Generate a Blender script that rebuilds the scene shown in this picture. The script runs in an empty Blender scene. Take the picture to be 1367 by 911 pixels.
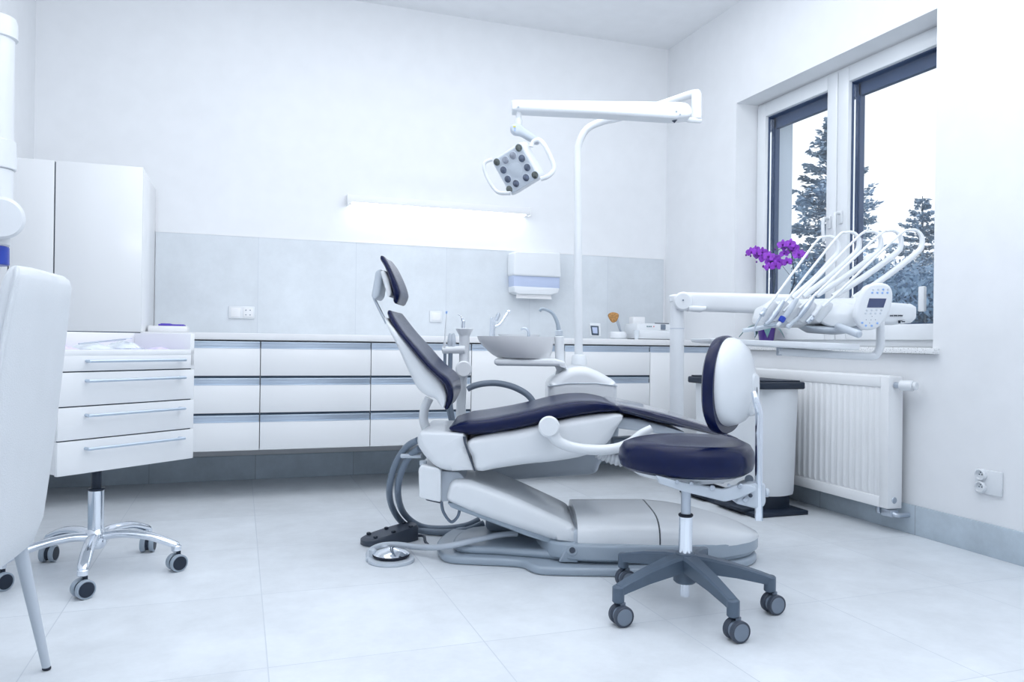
import bpy, bmesh, math, random
from math import sin, cos, pi, radians, atan2, sqrt
from mathutils import Vector, Matrix
random.seed(7)
# ------------------------------------------------------------------ camera
YAW, PITCH, ROLL, FOC, HC = radians(19.3617), radians(0.0801), radians(0.7796), 1034.46, 0.85
fo = Vector((sin(YAW), cos(YAW), 0)); rr = Vector((cos(YAW), -sin(YAW), 0)); zz = Vector((0, 0, 1))
CF = cos(PITCH)*fo + sin(PITCH)*zz; CU0 = -sin(PITCH)*fo + cos(PITCH)*zz
CR = cos(ROLL)*rr + sin(ROLL)*CU0; CU = -sin(ROLL)*rr + cos(ROLL)*CU0
scn = bpy.context.scene; COL = scn.collection
cd = bpy.data.cameras.new('camera'); cam = bpy.data.objects.new('camera', cd); COL.objects.link(cam)
cd.sensor_fit = 'HORIZONTAL'; cd.sensor_width = 36; cd.lens = FOC/1367*36
cam.matrix_world = Matrix(((CR.x, CU.x, -CF.x, 0), (CR.y, CU.y, -CF.y, 0), (CR.z, CU.z, -CF.z, HC), (0, 0, 0, 1)))
cd.clip_start = 0.05; cd.clip_end = 200
scn.camera = cam
# ------------------------------------------------------------------ light and exposure
w = bpy.data.worlds.new('world'); scn.world = w; w.use_nodes = True
bg = w.node_tree.nodes['Background']; bg.inputs[0].default_value = (0.93, 0.965, 1.0, 1); bg.inputs[1].default_value = 0.72
scn.view_settings.view_transform = 'Standard'; scn.view_settings.look = 'None'
scn.view_settings.exposure = 0.92; scn.view_settings.gamma = 1.0; scn.view_settings.use_curve_mapping = False
def area(name, loc, target, sx, sy, power, col):
    l = bpy.data.lights.new(name, 'AREA'); l.shape = 'RECTANGLE'; l.size = sx; l.size_y = sy; l.energy = power; l.color = col
    o = bpy.data.objects.new(name, l); COL.objects.link(o); o.location = loc
    o.rotation_euler = (Vector(target)-Vector(loc)).to_track_quat('-Z', 'Y').to_euler(); return o
area('added_ceiling_fill', (1.0, 2.9, 2.96), (1.0, 2.91, 0), 2.8, 2.4, 22, (0.945, 0.972, 1.0))  # unseen fill light added below the ceiling to brighten the back of the room
area('added_upward_fill', (0.9, 0.1, 1.9), (0.9, 0.6, 3.0), 2.2, 1.2, 36, (0.945, 0.972, 1.0))  # unseen upward fill, added to lift the ceiling and even out the bounce
# ------------------------------------------------------------------ room numbers
XL, XR, YB, YF, ZC, YR = -1.091, 2.908, 4.939, 4.30, 2.99, -1.6
# ------------------------------------------------------------------ materials
def mat(name, col, rough=0.5, metal=0.0, noise=None, coat=0, bump=None, emit=None, trans=0, ior=1.45):
    m = bpy.data.materials.new(name); m.use_nodes = True; nt = m.node_tree; b = nt.nodes['Principled BSDF']
    b.inputs['Base Color'].default_value = (*col, 1); b.inputs['Roughness'].default_value = rough
    b.inputs['Metallic'].default_value = metal; b.inputs['Coat Weight'].default_value = coat
    b.inputs['Coat Roughness'].default_value = 0.1; b.inputs['IOR'].default_value = ior
    b.inputs['Transmission Weight'].default_value = trans
    tc = nt.nodes.new('ShaderNodeTexCoord')
    if noise is None: noise = (9.0, 0.985, 1.015)
    sc, lo, hi = noise[:3]
    n = nt.nodes.new('ShaderNodeTexNoise'); n.inputs['Scale'].default_value = sc; n.inputs['Detail'].default_value = 6
    n.inputs['Roughness'].default_value = noise[3] if len(noise) > 3 else 0.5
    nt.links.new(tc.outputs['Object'], n.inputs['Vector'])
    r = nt.nodes.new('ShaderNodeValToRGB')
    r.color_ramp.elements[0].position = 0.3; r.color_ramp.elements[1].position = 0.7
    r.color_ramp.elements[0].color = (*[min(1, c*lo) for c in col], 1); r.color_ramp.elements[1].color = (*[min(1, c*hi) for c in col], 1)
    nt.links.new(n.outputs['Fac'], r.inputs[0]); nt.links.new(r.outputs[0], b.inputs['Base Color'])
    if bump:
        bn = nt.nodes.new('ShaderNodeTexNoise'); bn.inputs['Scale'].default_value = bump[0]; bn.inputs['Detail'].default_value = 3
        nt.links.new(tc.outputs['Object'], bn.inputs['Vector'])
        bp = nt.nodes.new('ShaderNodeBump'); bp.inputs['Strength'].default_value = bump[1]; bp.inputs['Distance'].default_value = 0.002
        nt.links.new(bn.outputs['Fac'], bp.inputs['Height']); nt.links.new(bp.outputs[0], b.inputs['Normal'])
    if emit:
        b.inputs['Emission Color'].default_value = (*emit[0], 1); b.inputs['Emission Strength'].default_value = emit[1]
    if name == 'navy_leather': b.inputs['Specular IOR Level'].default_value = .28
    return m
def tile_mat(name, col, axes, px, py, ox, oy, grout, lo=.88, hi=1.08, rough=.35, gw=.0016):
    """large format stone tiles: thin joints on a grid taken from world position, cloudy noise inside"""
    m = mat(name, col, rough, noise=(3.0, lo, hi, .7)); nt = m.node_tree; b = nt.nodes['Principled BSDF']
    src = b.inputs['Base Color'].links[0].from_socket
    g = nt.nodes.new('ShaderNodeNewGeometry'); s = nt.nodes.new('ShaderNodeSeparateXYZ'); nt.links.new(g.outputs['Position'], s.inputs[0])
    outs = []; cells = []
    for ax, p, o in ((axes[0], px, ox), (axes[1], py, oy)):
        a = nt.nodes.new('ShaderNodeMath'); a.operation = 'SUBTRACT'; nt.links.new(s.outputs[ax], a.inputs[0]); a.inputs[1].default_value = o
        d = nt.nodes.new('ShaderNodeMath'); d.operation = 'DIVIDE'; nt.links.new(a.outputs[0], d.inputs[0]); d.inputs[1].default_value = p
        f = nt.nodes.new('ShaderNodeMath'); f.operation = 'PINGPONG'; nt.links.new(d.outputs[0], f.inputs[0]); f.inputs[1].default_value = 0.5
        c = nt.nodes.new('ShaderNodeMath'); c.operation = 'LESS_THAN'; nt.links.new(f.outputs[0], c.inputs[0]); c.inputs[1].default_value = gw/p
        fl = nt.nodes.new('ShaderNodeMath'); fl.operation = 'FLOOR'; nt.links.new(d.outputs[0], fl.inputs[0])
        outs.append(c); cells.append(fl)
    mx = nt.nodes.new('ShaderNodeMath'); mx.operation = 'MAXIMUM'; nt.links.new(outs[0].outputs[0], mx.inputs[0]); nt.links.new(outs[1].outputs[0], mx.inputs[1])
    cv = nt.nodes.new('ShaderNodeCombineXYZ'); nt.links.new(cells[0].outputs[0], cv.inputs[0]); nt.links.new(cells[1].outputs[0], cv.inputs[1])
    wn = nt.nodes.new('ShaderNodeTexWhiteNoise'); nt.links.new(cv.outputs[0], wn.inputs['Vector'])
    mr = nt.nodes.new('ShaderNodeMapRange'); mr.inputs['To Min'].default_value = .955; mr.inputs['To Max'].default_value = 1.03; nt.links.new(wn.outputs['Value'], mr.inputs['Value'])
    ml = nt.nodes.new('ShaderNodeMix'); ml.data_type = 'RGBA'; ml.blend_type = 'MULTIPLY'; ml.inputs[0].default_value = 1
    nt.links.new(src, ml.inputs[6]); nt.links.new(mr.outputs[0], ml.inputs[7])
    mm = nt.nodes.new('ShaderNodeMix'); mm.data_type = 'RGBA'; nt.links.new(mx.outputs[0], mm.inputs[0])
    nt.links.new(ml.outputs[2], mm.inputs[6]); mm.inputs[7].default_value = (*grout, 1)
    nt.links.new(mm.outputs[2], b.inputs['Base Color'])
    return m
M = {}
M['wall'] = mat('wall_paint', (.85, .872, .905), .85, bump=(180, .08))
M['ceiling'] = mat('ceiling_paint', (.88, .90, .93), .9)
M['floor'] = tile_mat('floor_tile', (.765, .81, .86), (0, 1), .585, .608, .08, 2.095, (.60, .65, .71), rough=.33)
M['skirt'] = tile_mat('skirting_tile', (.555, .645, .73), (0, 1), .585, .608, .1, 2.095, (.33, .38, .44), .82, 1.12, .45)
M['splash'] = tile_mat('backsplash_tile', (.72, .77, .82), (0, 2), .585, 5, .1, -1, (.62, .67, .73), .92, 1.06, .45)
M['cab'] = mat('white_lacquer', (.88, .90, .925), .22, noise=(3, .995, 1.005))
M['worktop'] = mat('white_worktop', (.86, .875, .90), .4)
M['gap'] = mat('dark_gap', (.06, .09, .13), .7)
M['alu'] = mat('brushed_aluminium', (.56, .64, .74), .35, .75)
M['plastic'] = mat('white_plastic', (.79, .825, .865), .28, coat=.3)
M['plastic2'] = mat('pale_grey_plastic', (.56, .62, .695), .35)
M['grey'] = mat('grey_plastic', (.19, .235, .30), .4)
M['star'] = mat('stool_base_grey', (.095, .135, .19), .4)
M['mgrey'] = mat('mid_grey_enamel', (.35, .42, .50), .3, coat=.4)
M['hose'] = mat('grey_hose', (.19, .24, .31), .45)
M['dgrey'] = mat('dark_grey_plastic', (.055, .07, .10), .45)
M['black'] = mat('black_plastic', (.012, .022, .042), .45)
M['navy'] = mat('navy_leather', (.004, .009, .050), .27, bump=(420, .15), noise=(30, .9, 1.1))
M['cover'] = mat('clear_dark_foot_cover', (.045, .05, .10), .12, coat=1)
M['leather'] = mat('white_leather', (.74, .775, .815), .5, bump=(300, .4))
M['chrome'] = mat('chrome', (.80, .84, .90), .1, 1.0)
M['steel'] = mat('satin_steel', (.52, .57, .64), .32, .9)
M['rad'] = mat('radiator_enamel', (.88, .90, .925), .3)
M['rubber'] = mat('black_rubber', (.01, .015, .03), .6)
M['screen'] = mat('lcd_screen', (.075, .095, .19), .15)
M['blue'] = mat('blue_plastic', (.02, .06, .45), .3)
M['cblue'] = mat('pale_blue_button', (.32, .50, .86), .4)
M['gbtn'] = mat('pale_grey_button', (.62, .67, .74), .4)
M['lens'] = mat('lamp_lens', (.07, .09, .14), .08, coat=1, noise=(60, .5, 1.8))
M['lensg'] = mat('lamp_lens_green', (.085, .10, .095), .08, coat=1, noise=(60, .5, 1.8))
M['lensp'] = mat('lamp_lens_pale', (.30, .33, .40), .12, coat=1, noise=(60, .7, 1.3))
M['tube'] = mat('glowing_diffuser', (.9, .93, 1), .5, emit=((.93, .97, 1), 3.2))
M['granite'] = mat('speckled_granite', (.78, .80, .82), .35, noise=(160, .35, 1.08, .7))
M['granite'].node_tree.nodes['Color Ramp'].color_ramp.elements[0].position = .36
M['granite'].node_tree.nodes['Color Ramp'].color_ramp.elements[1].position = .45
M['pot'] = mat('purple_glazed_pot', (.075, .03, .26), .2, coat=.6)
M['petal'] = mat('violet_petal', (.30, .055, .58), .5, noise=(40, .7, 1.4))
M['petalc'] = mat('dark_violet_lip', (.14, .015, .28), .5)
M['stem'] = mat('dark_stem', (.045, .07, .10), .5)
M['leaf'] = mat('orchid_leaf', (.10, .22, .24), .4)
M['brush'] = mat('amber_bristles', (.50, .26, .09), .6, noise=(90, .6, 1.3))
M['paper'] = mat('white_paper', (.88, .89, .91), .8)
M['smoke'] = mat('smoky_blue_plastic', (.52, .60, .80), .15)
M['purple'] = mat('purple_lid', (.10, .06, .50), .4)
M['lilac'] = mat('lilac_foil', (.62, .56, .90), .35, noise=(25, .75, 1.25))
M['film'] = mat('clear_pouch_film', (.74, .80, .86), .25, noise=(30, .85, 1.1))
M['bark'] = mat('tree_bark', (.16, .19, .23), .9)
M['needle'] = mat('spruce_needles', (.29, .385, .50), .8, noise=(1.5, .6, 1.5))
M['bush'] = mat('bush_leaves', (.22, .32, .45), .8, noise=(1.2, .5, 1.6))
M['render'] = mat('pale_exterior_render', (.66, .72, .80), .9, bump=(90, .5))
M['gasket'] = mat('navy_gasket', (.05, .085, .17), .4)
M['lawn'] = mat('lawn', (.20, .26, .26), .9)
M['yellow'] = mat('yellow_mark', (.7, .68, .12), .5)
M['red'] = mat('red_mark', (.75, .12, .12), .5)
gm = bpy.data.materials.new('window_glass'); gm.use_nodes = True; nt = gm.node_tree; nt.nodes.clear()
o_ = nt.nodes.new('ShaderNodeOutputMaterial'); mx = nt.nodes.new('ShaderNodeMixShader'); tr = nt.nodes.new('ShaderNodeBsdfTransparent')
gl = nt.nodes.new('ShaderNodeBsdfGlossy'); gl.inputs['Roughness'].default_value = .02; mx.inputs[0].default_value = .04
tr.inputs[0].default_value = (.97, .985, 1, 1)
nt.links.new(tr.outputs[0], mx.inputs[1]); nt.links.new(gl.outputs[0], mx.inputs[2]); nt.links.new(mx.outputs[0], o_.inputs[0])
M['glass'] = gm
# ------------------------------------------------------------------ frames and helpers
MF = Matrix.Rotation(-YAW, 4, 'Z')                      # F frame: u to the right, v away from the viewer, z up
def P(px, py, d):                                       # point of the F frame at distance d that the photo shows at (px, py)
    D = CF + (px-683.5)/FOC*CR + (455.5-py)/FOC*CU
    p = Vector((0, 0, HC)) + D*(d/D.dot(fo)); return Vector((p.dot(rr), d, p.z))
WM = {}
def wm(o): return WM.get(o.name, Matrix.Identity(4))
def empty(name, loc, label, cat, group=None, rz=0.0, frame=None):
    o = bpy.data.objects.new(name, None); COL.objects.link(o); o.empty_display_size = .05
    m = (frame or Matrix.Identity(4)) @ Matrix.Translation(Vector(loc)) @ Matrix.Rotation(rz, 4, 'Z')
    o.matrix_world = m; WM[o.name] = m.copy(); tag(o, label, cat, group); return o
def tag(o, label, cat, group=None):
    o['label'] = label; o['category'] = cat
    if group: o['group'] = group
    return o
class B:
    def __init__(s): s.bm = bmesh.new()
    def add(s, t, mtx=None):
        if mtx is not None: t.transform(mtx)
        me = bpy.data.meshes.new('tmp'); t.to_mesh(me); t.free(); s.bm.from_mesh(me); bpy.data.meshes.remove(me); return s
    def box(s, c, d, bev=0.0, seg=2, mtx=None):
        t = bmesh.new(); bmesh.ops.create_cube(t, size=1.0); t.transform(Matrix.Translation(Vector(c)) @ Matrix.Diagonal((*d, 1)))
        if bev: bmesh.ops.bevel(t, geom=t.edges[:]+t.verts[:], offset=min(bev, min(d)*.49), segments=seg, affect='EDGES', profile=.5)
        return s.add(t, mtx)
    def b2(s, a, b, bev=0.0, seg=2, mtx=None):
        return s.box([(x+y)/2 for x, y in zip(a, b)], [abs(y-x) for x, y in zip(a, b)], bev, seg, mtx)
    def loft(s, rings, cap=True, close=True, mtx=None):
        t = bmesh.new(); R = [[t.verts.new(p) for p in r] for r in rings]; n = len(R[0])
        for a, b in zip(R, R[1:]):
            for i in range(n if close else n-1):
                j = (i+1) % n
                try: t.faces.new((a[i], a[j], b[j], b[i]))
                except ValueError: pass
        if cap: t.faces.new(R[0][::-1]); t.faces.new(R[-1])
        bmesh.ops.recalc_face_normals(t, faces=t.faces[:]); return s.add(t, mtx)
    def tube(s, pts, r, seg=12, sub=6, cap=True, flat=1.0, mtx=None):
        pts = [Vector(p) for p in pts]; rs = r if isinstance(r, (list, tuple)) else [r]*len(pts)
        if sub and len(pts) > 2: pts, rs = spline(pts, rs, sub)
        rings = []; T0 = (pts[1]-pts[0]).normalized(); nrm = T0.orthogonal().normalized()
        if abs(T0.z) < .9: nrm = (zz-T0*T0.z).normalized()
        for i, p in enumerate(pts):
            T = (pts[min(i+1, len(pts)-1)]-pts[max(i-1, 0)]).normalized(); nrm = (nrm-T*nrm.dot(T)).normalized(); bn = T.cross(nrm)
            rings.append([p+(nrm*cos(a)*flat+bn*sin(a))*rs[i] for a in [2*pi*k/seg for k in range(seg)]])
        return s.loft(rings, cap, mtx=mtx)
    def lathe(s, prof, c=(0, 0, 0), axis=(0, 0, 1), seg=32, sx=1.0, sy=1.0, mtx=None):
        q = Vector(axis).normalized().to_track_quat('Z', 'Y').to_matrix().to_4x4(); Mx = Matrix.Translation(Vector(c)) @ q
        rings = [[Mx @ Vector((max(r, 1e-4)*cos(a)*sx, max(r, 1e-4)*sin(a)*sy, h)) for a in [2*pi*k/seg for k in range(seg)]] for r, h in prof]
        return s.loft(rings, True, mtx=mtx)
    def cyl(s, a, b, r, seg=20, bev=.0, r2=None, mtx=None):
        a = Vector(a); b = Vector(b); L = (b-a).length; r2 = r if r2 is None else r2; e = min(bev, L*.45, r*.9)
        pr = [(r-e, 0), (r, e), (r2, L-e), (r2-e, L)] if e > 0 else [(r, 0), (r2, L)]
        return s.lathe(pr, a, b-a, seg, mtx=mtx)
    def puff(s, out, axis_lo, axis_hi, r=.01, n=4, put=None, mtx=None):
        """outline (2D, closed) extruded between two depths with rounded edges"""
        m = len(out); out = [Vector(p) for p in out]
        ar = sum(out[i].x*out[(i+1) % m].y-out[(i+1) % m].x*out[i].y for i in range(m))
        if ar < 0: out = out[::-1]
        nor = []
        for i in range(m):
            e1 = (out[i]-out[i-1]).normalized(); e2 = (out[(i+1) % m]-out[i]).normalized(); t = (e1+e2)
            t = t.normalized() if t.length > 1e-6 else e1; nrm = Vector((t.y, -t.x)); k = max(.5, nrm.dot(Vector((e1.y, -e1.x)))); nor.append(nrm/k)
        put = put or (lambda a, b, d: Vector((a, d, b))); L = axis_hi-axis_lo; r = min(r, L*.499); rings = []
        cap_ = []                                          # how far each vertex may move inward
        for p, q in zip(out, nor):
            iv = -q.normalized(); tm = 1e9
            for z_ in out:
                e = z_-p; k = e.dot(iv)
                if k > 1e-7: tm = min(tm, e.length_squared/(2*k))
            cap_.append(.8*tm/max(q.length, 1e-6))
        cap_ = [min(cap_[i-1], cap_[i], cap_[(i+1) % m]) for i in range(m)]
        def ring(ins, d): rings.append([put(p.x-q.x*min(1, c_/r)*ins, p.y-q.y*min(1, c_/r)*ins, d) for p, q, c_ in zip(out, nor, cap_)])
        for k in range(n+1):
            a = k/n*pi/2; ring(r*(1-sin(a)), axis_lo+r*(1-cos(a)))
        for k in range(n, -1, -1):
            a = k/n*pi/2; ring(r*(1-sin(a)), axis_hi-r*(1-cos(a)))
        return s.loft(rings, True, mtx=mtx)
    def cushion(s, path, hw, ht, dip=.0, seg=28, mtx=None, vc=0.0, ex=.55, capn=5):
        """upholstery pad: rounded cross-section swept along a path in the (u,z) plane; hw half width, ht half thickness"""
        n = len(path); pth = [Vector((p[0], 0, p[1])) for p in path]
        hw = hw if isinstance(hw, (list, tuple)) else [hw]*n; ht = ht if isinstance(ht, (list, tuple)) else [ht]*n
        pp, a1 = spline(pth, hw, 4); _, a2 = spline(pth, ht, 4); N = len(pp); st = []
        for i in range(N):
            T = (pp[min(i+1, N-1)]-pp[max(i-1, 0)]).normalized(); st.append((pp[i], T, a1[i], a2[i], 1.0))
        pre = [(st[0][0]-st[0][1]*st[0][3]*sin(a), st[0][1], st[0][2]-st[0][3]*(1-cos(a)), st[0][3]*max(cos(a), .05), cos(a)) for a in [pi/2*k/capn for k in range(capn, 0, -1)]]
        post = [(st[-1][0]+st[-1][1]*st[-1][3]*sin(a), st[-1][1], st[-1][2]-st[-1][3]*(1-cos(a)), st[-1][3]*max(cos(a), .05), cos(a)) for a in [pi/2*k/capn for k in range(1, capn+1)]]
        rings = []
        for p, T, w_, t_, e in pre+st+post:
            nr = Vector((-T.z, 0, T.x)); rg = []
            for k in range(seg):
                a = 2*pi*k/seg; c, s_ = cos(a), sin(a)
                vv = w_*math.copysign(abs(c)**ex, c); tt = t_*math.copysign(abs(s_)**.75, s_)
                if s_ > 0: tt -= dip*e*(1-(abs(vv)/w_)**2.2)
                rg.append(p+nr*tt+Vector((0, vc+vv, 0)))
            rings.append(rg)
        return s.loft(rings, True, mtx=mtx)
    def done(s, name, m, parent=None, frame=None, label=None, sharp=38):
        bm = s.bm
        if frame is not None: bm.transform(frame)
        bmesh.ops.remove_doubles(bm, verts=bm.verts[:], dist=1e-5)
        for f in bm.faces: f.smooth = True
        lim = radians(sharp)
        for e in bm.edges:
            if len(e.link_faces) != 2 or e.calc_face_angle(0) > lim: e.smooth = False
        if parent is not None: bm.transform(wm(parent).inverted())
        loc = Vector((0, 0, 0))
        if parent is None and len(bm.verts):
            xs = [v.co for v in bm.verts]; loc = Vector(((min(v.x for v in xs)+max(v.x for v in xs))/2, (min(v.y for v in xs)+max(v.y for v in xs))/2, min(v.z for v in xs)))
            bm.transform(Matrix.Translation(-loc))
        me = bpy.data.meshes.new(name); bm.to_mesh(me); bm.free(); me.materials.append(M[m] if isinstance(m, str) else m)
        o = bpy.data.objects.new(name, me); COL.objects.link(o)
        if parent is not None: o.parent = parent; WM[o.name] = wm(parent).copy()
        else: o.location = loc; WM[o.name] = Matrix.Translation(loc)
        if label: o['label'] = label
        return o
def spline(pts, rs, sub):
    o = []; q = []; n = len(pts)
    for i in range(n-1):
        p0, p1, p2, p3 = pts[max(i-1, 0)], pts[i], pts[i+1], pts[min(i+2, n-1)]
        for k in range(sub):
            t = k/sub; o.append(.5*((2*p1)+(p2-p0)*t+(2*p0-5*p1+4*p2-p3)*t*t+(3*p1-p0-3*p2+p3)*t**3)); q.append(rs[i]*(1-t)+rs[i+1]*t)
    o.append(pts[-1]); q.append(rs[-1]); return o, q
def smooth2(pts, sub=4):
    n = len(pts); pts = [Vector(p) for p in pts]; o = []
    for i in range(n):
        p0, p1, p2, p3 = pts[i-1], pts[i], pts[(i+1) % n], pts[(i+2) % n]
        for k in range(sub):
            t = k/sub; o.append(.5*((2*p1)+(p2-p0)*t+(2*p0-5*p1+4*p2-p3)*t*t+(3*p1-p0-3*p2+p3)*t**3))
    return o
def fillet(pts, r, n=5):
    o = []; m = len(pts); pts = [Vector(p) for p in pts]
    for i in range(m):
        p = pts[i]; a = (pts[i-1]-p); b = (pts[(i+1) % m]-p); ri = r[i] if isinstance(r, (list, tuple)) else r
        k = min(ri, a.length*.48, b.length*.48)
        if k <= 0: o.append(p); continue
        A = p+a.normalized()*k; Bq = p+b.normalized()*k
        for j in range(n+1):
            t = j/n; o.append((1-t)**2*A+2*t*(1-t)*p+t*t*Bq)
    return o
def PX(pts, d): return [(q.x, q.z) for q in (P(x, y, d) for x, y in pts)]
def struct(b, name, m, parent=None, frame=None):
    o = b.done(name, m, parent, frame)
    if parent is None: o['kind'] = 'structure'
    return o
def copy_tree(o, parent=None):
    c = o.copy(); COL.objects.link(c)
    if parent is not None: c.parent = parent
    for ch in list(o.children): copy_tree(ch, c)
    return c
# ================================================================== ROOM
WY0, WY1, WZ0, WZ1 = 2.63, 4.105, .85, 2.362         # window opening in the right wall
struct(B().b2((XL-.3, YR, -.1), (XR, YB, 0)), 'floor', 'floor')
struct(B().b2((XL-.3, YR, ZC), (XR+.3, YB+.2, ZC+.1)), 'ceiling', 'ceiling')
struct(B().b2((XL-.3, YB, -.1), (XR+.3, YB+.2, ZC)), 'wall_back', 'wall')
struct(B().b2((XL-.15, YR, 0), (XL, YB, ZC)), 'wall_left', 'wall')
WT = 3.277
b = B().b2((XR, YR, -.1), (WT, WY0, ZC)).b2((XR, WY1, -.1), (WT, YB, ZC)).b2((XR, WY0, -.1), (WT, WY1, WZ0-.03)).b2((XR, WY0, WZ1), (WT, WY1, ZC))
struct(b, 'wall_right', 'wall')
struct(B().b2((XL-.3, YR-.1, 0), (WT, YR, ZC)), 'wall_rear', 'wall')
struct(B().b2((XR-.012, YR, 0), (XR, YB-.012, .133), .002), 'baseboard_right', 'skirt')
struct(B().b2((XL, YB-.012, 0), (XR-.012, YB, .145), .002), 'baseboard_back', 'skirt')
struct(B().b2((XL, YR, 0), (XL+.012, 4.27, .133), .002), 'baseboard_left', 'skirt')
struct(B().b2((-.468, YB-.01, .86), (XR-.02, YB, 1.463)), 'trim_1', 'splash')           # tiled backsplash
struct(B().b2((-.468, YB-.012, 1.463), (XR-.02, YB, 1.468)), 'trim_2', 'worktop')        # its white top edge
struct(B().b2((2.872, WY0-.035, .822), (3.06, WY1+.03, .850), .004), 'trim_3', 'granite')  # granite window board
# window ------------------------------------------------------------
FX = 3.06
win = bpy.data.objects.new('window_1', None); COL.objects.link(win); win.location = (FX, (WY0+WY1)/2, .85); win['kind'] = 'structure'; WM[win.name] = Matrix.Translation(win.location)
fr_ = B()
def ring(b, x0, x1, y0, y1, z0, z1, t, bev=.006, tb=None):
    tb = tb or t
    b.b2((x0, y0, z0), (x1, y0+t, z1), bev); b.b2((x0, y1-t, z0), (x1, y1, z1), bev)
    b.b2((x0, y0+t-.001, z1-t), (x1, y1-t+.001, z1), bev); b.b2((x0, y0+t-.001, z0), (x1, y1-t+.001, z0+tb), bev)
ring(fr_, FX+.008, FX+.085, WY0, WY1, .85, WZ1, .035, .004, .04)
fr_.done('window_frame', 'plastic', win)
YM = 3.392
for (y0, y1, lab) in ((YM+.002, WY1-.02, 'far sash'), (WY0+.02, YM-.002, 'near sash')):
    s_ = B(); ring(s_, FX-.012, FX+.05, y0, y1, .885, WZ1-.018, .078, .008)
    so = s_.done('sash', 'plastic', win)
    k = B(); ring(k, FX+.012, FX+.07, y0+.077, y1-.077, .962, WZ1-.095, .006, 0)
    # darker far side spacer bar and outer shutter guide
    k.b2((FX+.055, y1-.095, .962), (FX+.085, y1-.077, WZ1-.095)); k.b2((FX+.055, y0+.077, WZ1-.165), (FX+.085, y1-.077, WZ1-.095))
    k.done('gasket', 'gasket', so)
    B().b2((FX+.028, y0+.07, .955), (FX+.034, y1-.07, WZ1-.09)).done('pane', 'glass', so)
    B().b2((FX+.020, y1-.0875, .97), (FX+.030, y1-.083, WZ1-.11)).done('spacer_bar', 'chrome', so)
for yy, zz_, s in ((YM+.045, 1.53, 1), (YM-.04, 1.545, 1)):
    h = B().box((FX-.018, yy, zz_), (.012, .028, .07), .005)
    h.tube([(FX-.02, yy, zz_+.02), (FX-.05, yy, zz_+.022), (FX-.058, yy, zz_+.005), (FX-.058, yy, zz_-.05), (FX-.052, yy, zz_-.105)], [.010, .010, .011, .011, .009], 10, flat=.8)
    h.done('window_handle', 'plastic', win)
B().b2((FX-.03, 2.795, 1.02), (FX-.01, 2.83, 1.14), .006).done('blind_winder', 'plastic', win)
# outer reveal, shutter rail of the facade and the ground outside
struct(B().b2((FX+.09, 4.035, .82), (WT+.002, WY1, 2.40)).b2((FX+.086, WY0, .80), (WT+.03, WY1, .845)).b2((WT, YR, -.4), (WT+.004, WY0, 3.2)).b2((WT, WY1, -.4), (WT+.004, 6, 3.2)), 'wall_exterior', 'render')
struct(B().b2((XR+.4, -20, -.4), (60, 60, -.3)), 'ground', 'lawn')
# ================================================================== TREES
def conifer(name, base, H, R, seed, label, whorls=30, dens=1.0):
    random.seed(seed); t = empty(name, base, label, 'tree', 'spruces beyond the window'); bx, by, bz = base
    B().tube([(bx, by, bz), (bx, by, bz+H*.5), (bx, by, bz+H)], [.16, .09, .012], 8, 4).done('trunk', 'bark', t)
    vs = []; fs = []; br = B()
    for i in range(whorls):
        f = (i+.5)/whorls; z = bz+H*(.12+.87*f); L = R*(1-f)**.8*(.75+.4*random.random())+.06
        for k in range(9 if f < .85 else 6):
            a = random.random()*2*pi; LL = L*(.6+.5*random.random()); up = .10+.35*f
            pts = [Vector((bx, by, z))]+[Vector((bx+cos(a)*LL*q, by+sin(a)*LL*q, z+LL*(up*q-.35*q*q+.25*q**4))) for q in (.35, .7, 1.0)]
            br.tube(pts, [.025*(1-f)+.008, .014, .008, .004], 4, 1)
            for q in range(int(46*dens*(.35+LL/R))):
                u = random.random()**.7; j = min(2, int(u*3)); tt = u*3-j; p = pts[j].lerp(pts[j+1], tt)
                w_ = .26*LL*(1-u*.75)+.05; s = random.uniform(-1, 1)*w_; p = p+Vector((-sin(a)*s, cos(a)*s, random.uniform(-.10, .04)*(.6+w_)))
                d = Vector((cos(a)+random.uniform(-.8, .8), sin(a)+random.uniform(-.8, .8), random.uniform(-.5, .6))).normalized()
                e = d.cross(Vector((random.random()-.5, random.random()-.5, random.random()))).normalized()
                l = random.uniform(.05, .12)*(1+R*.15); n0 = len(vs); ww = l*.28
                vs += [p-e*ww, p+d*l*.6-e*ww*.9, p+d*l, p+d*l*.6+e*ww*.9, p+e*ww]; fs.append((n0, n0+1, n0+2, n0+3, n0+4))
    br.done('branches', 'bark', t)
    me = bpy.data.meshes.new('needles'); me.from_pydata([v-Vector(base) for v in vs], [], fs); me.materials.append(M['needle'])
    o = bpy.data.objects.new('needles', me); COL.objects.link(o); o.parent = t
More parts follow.
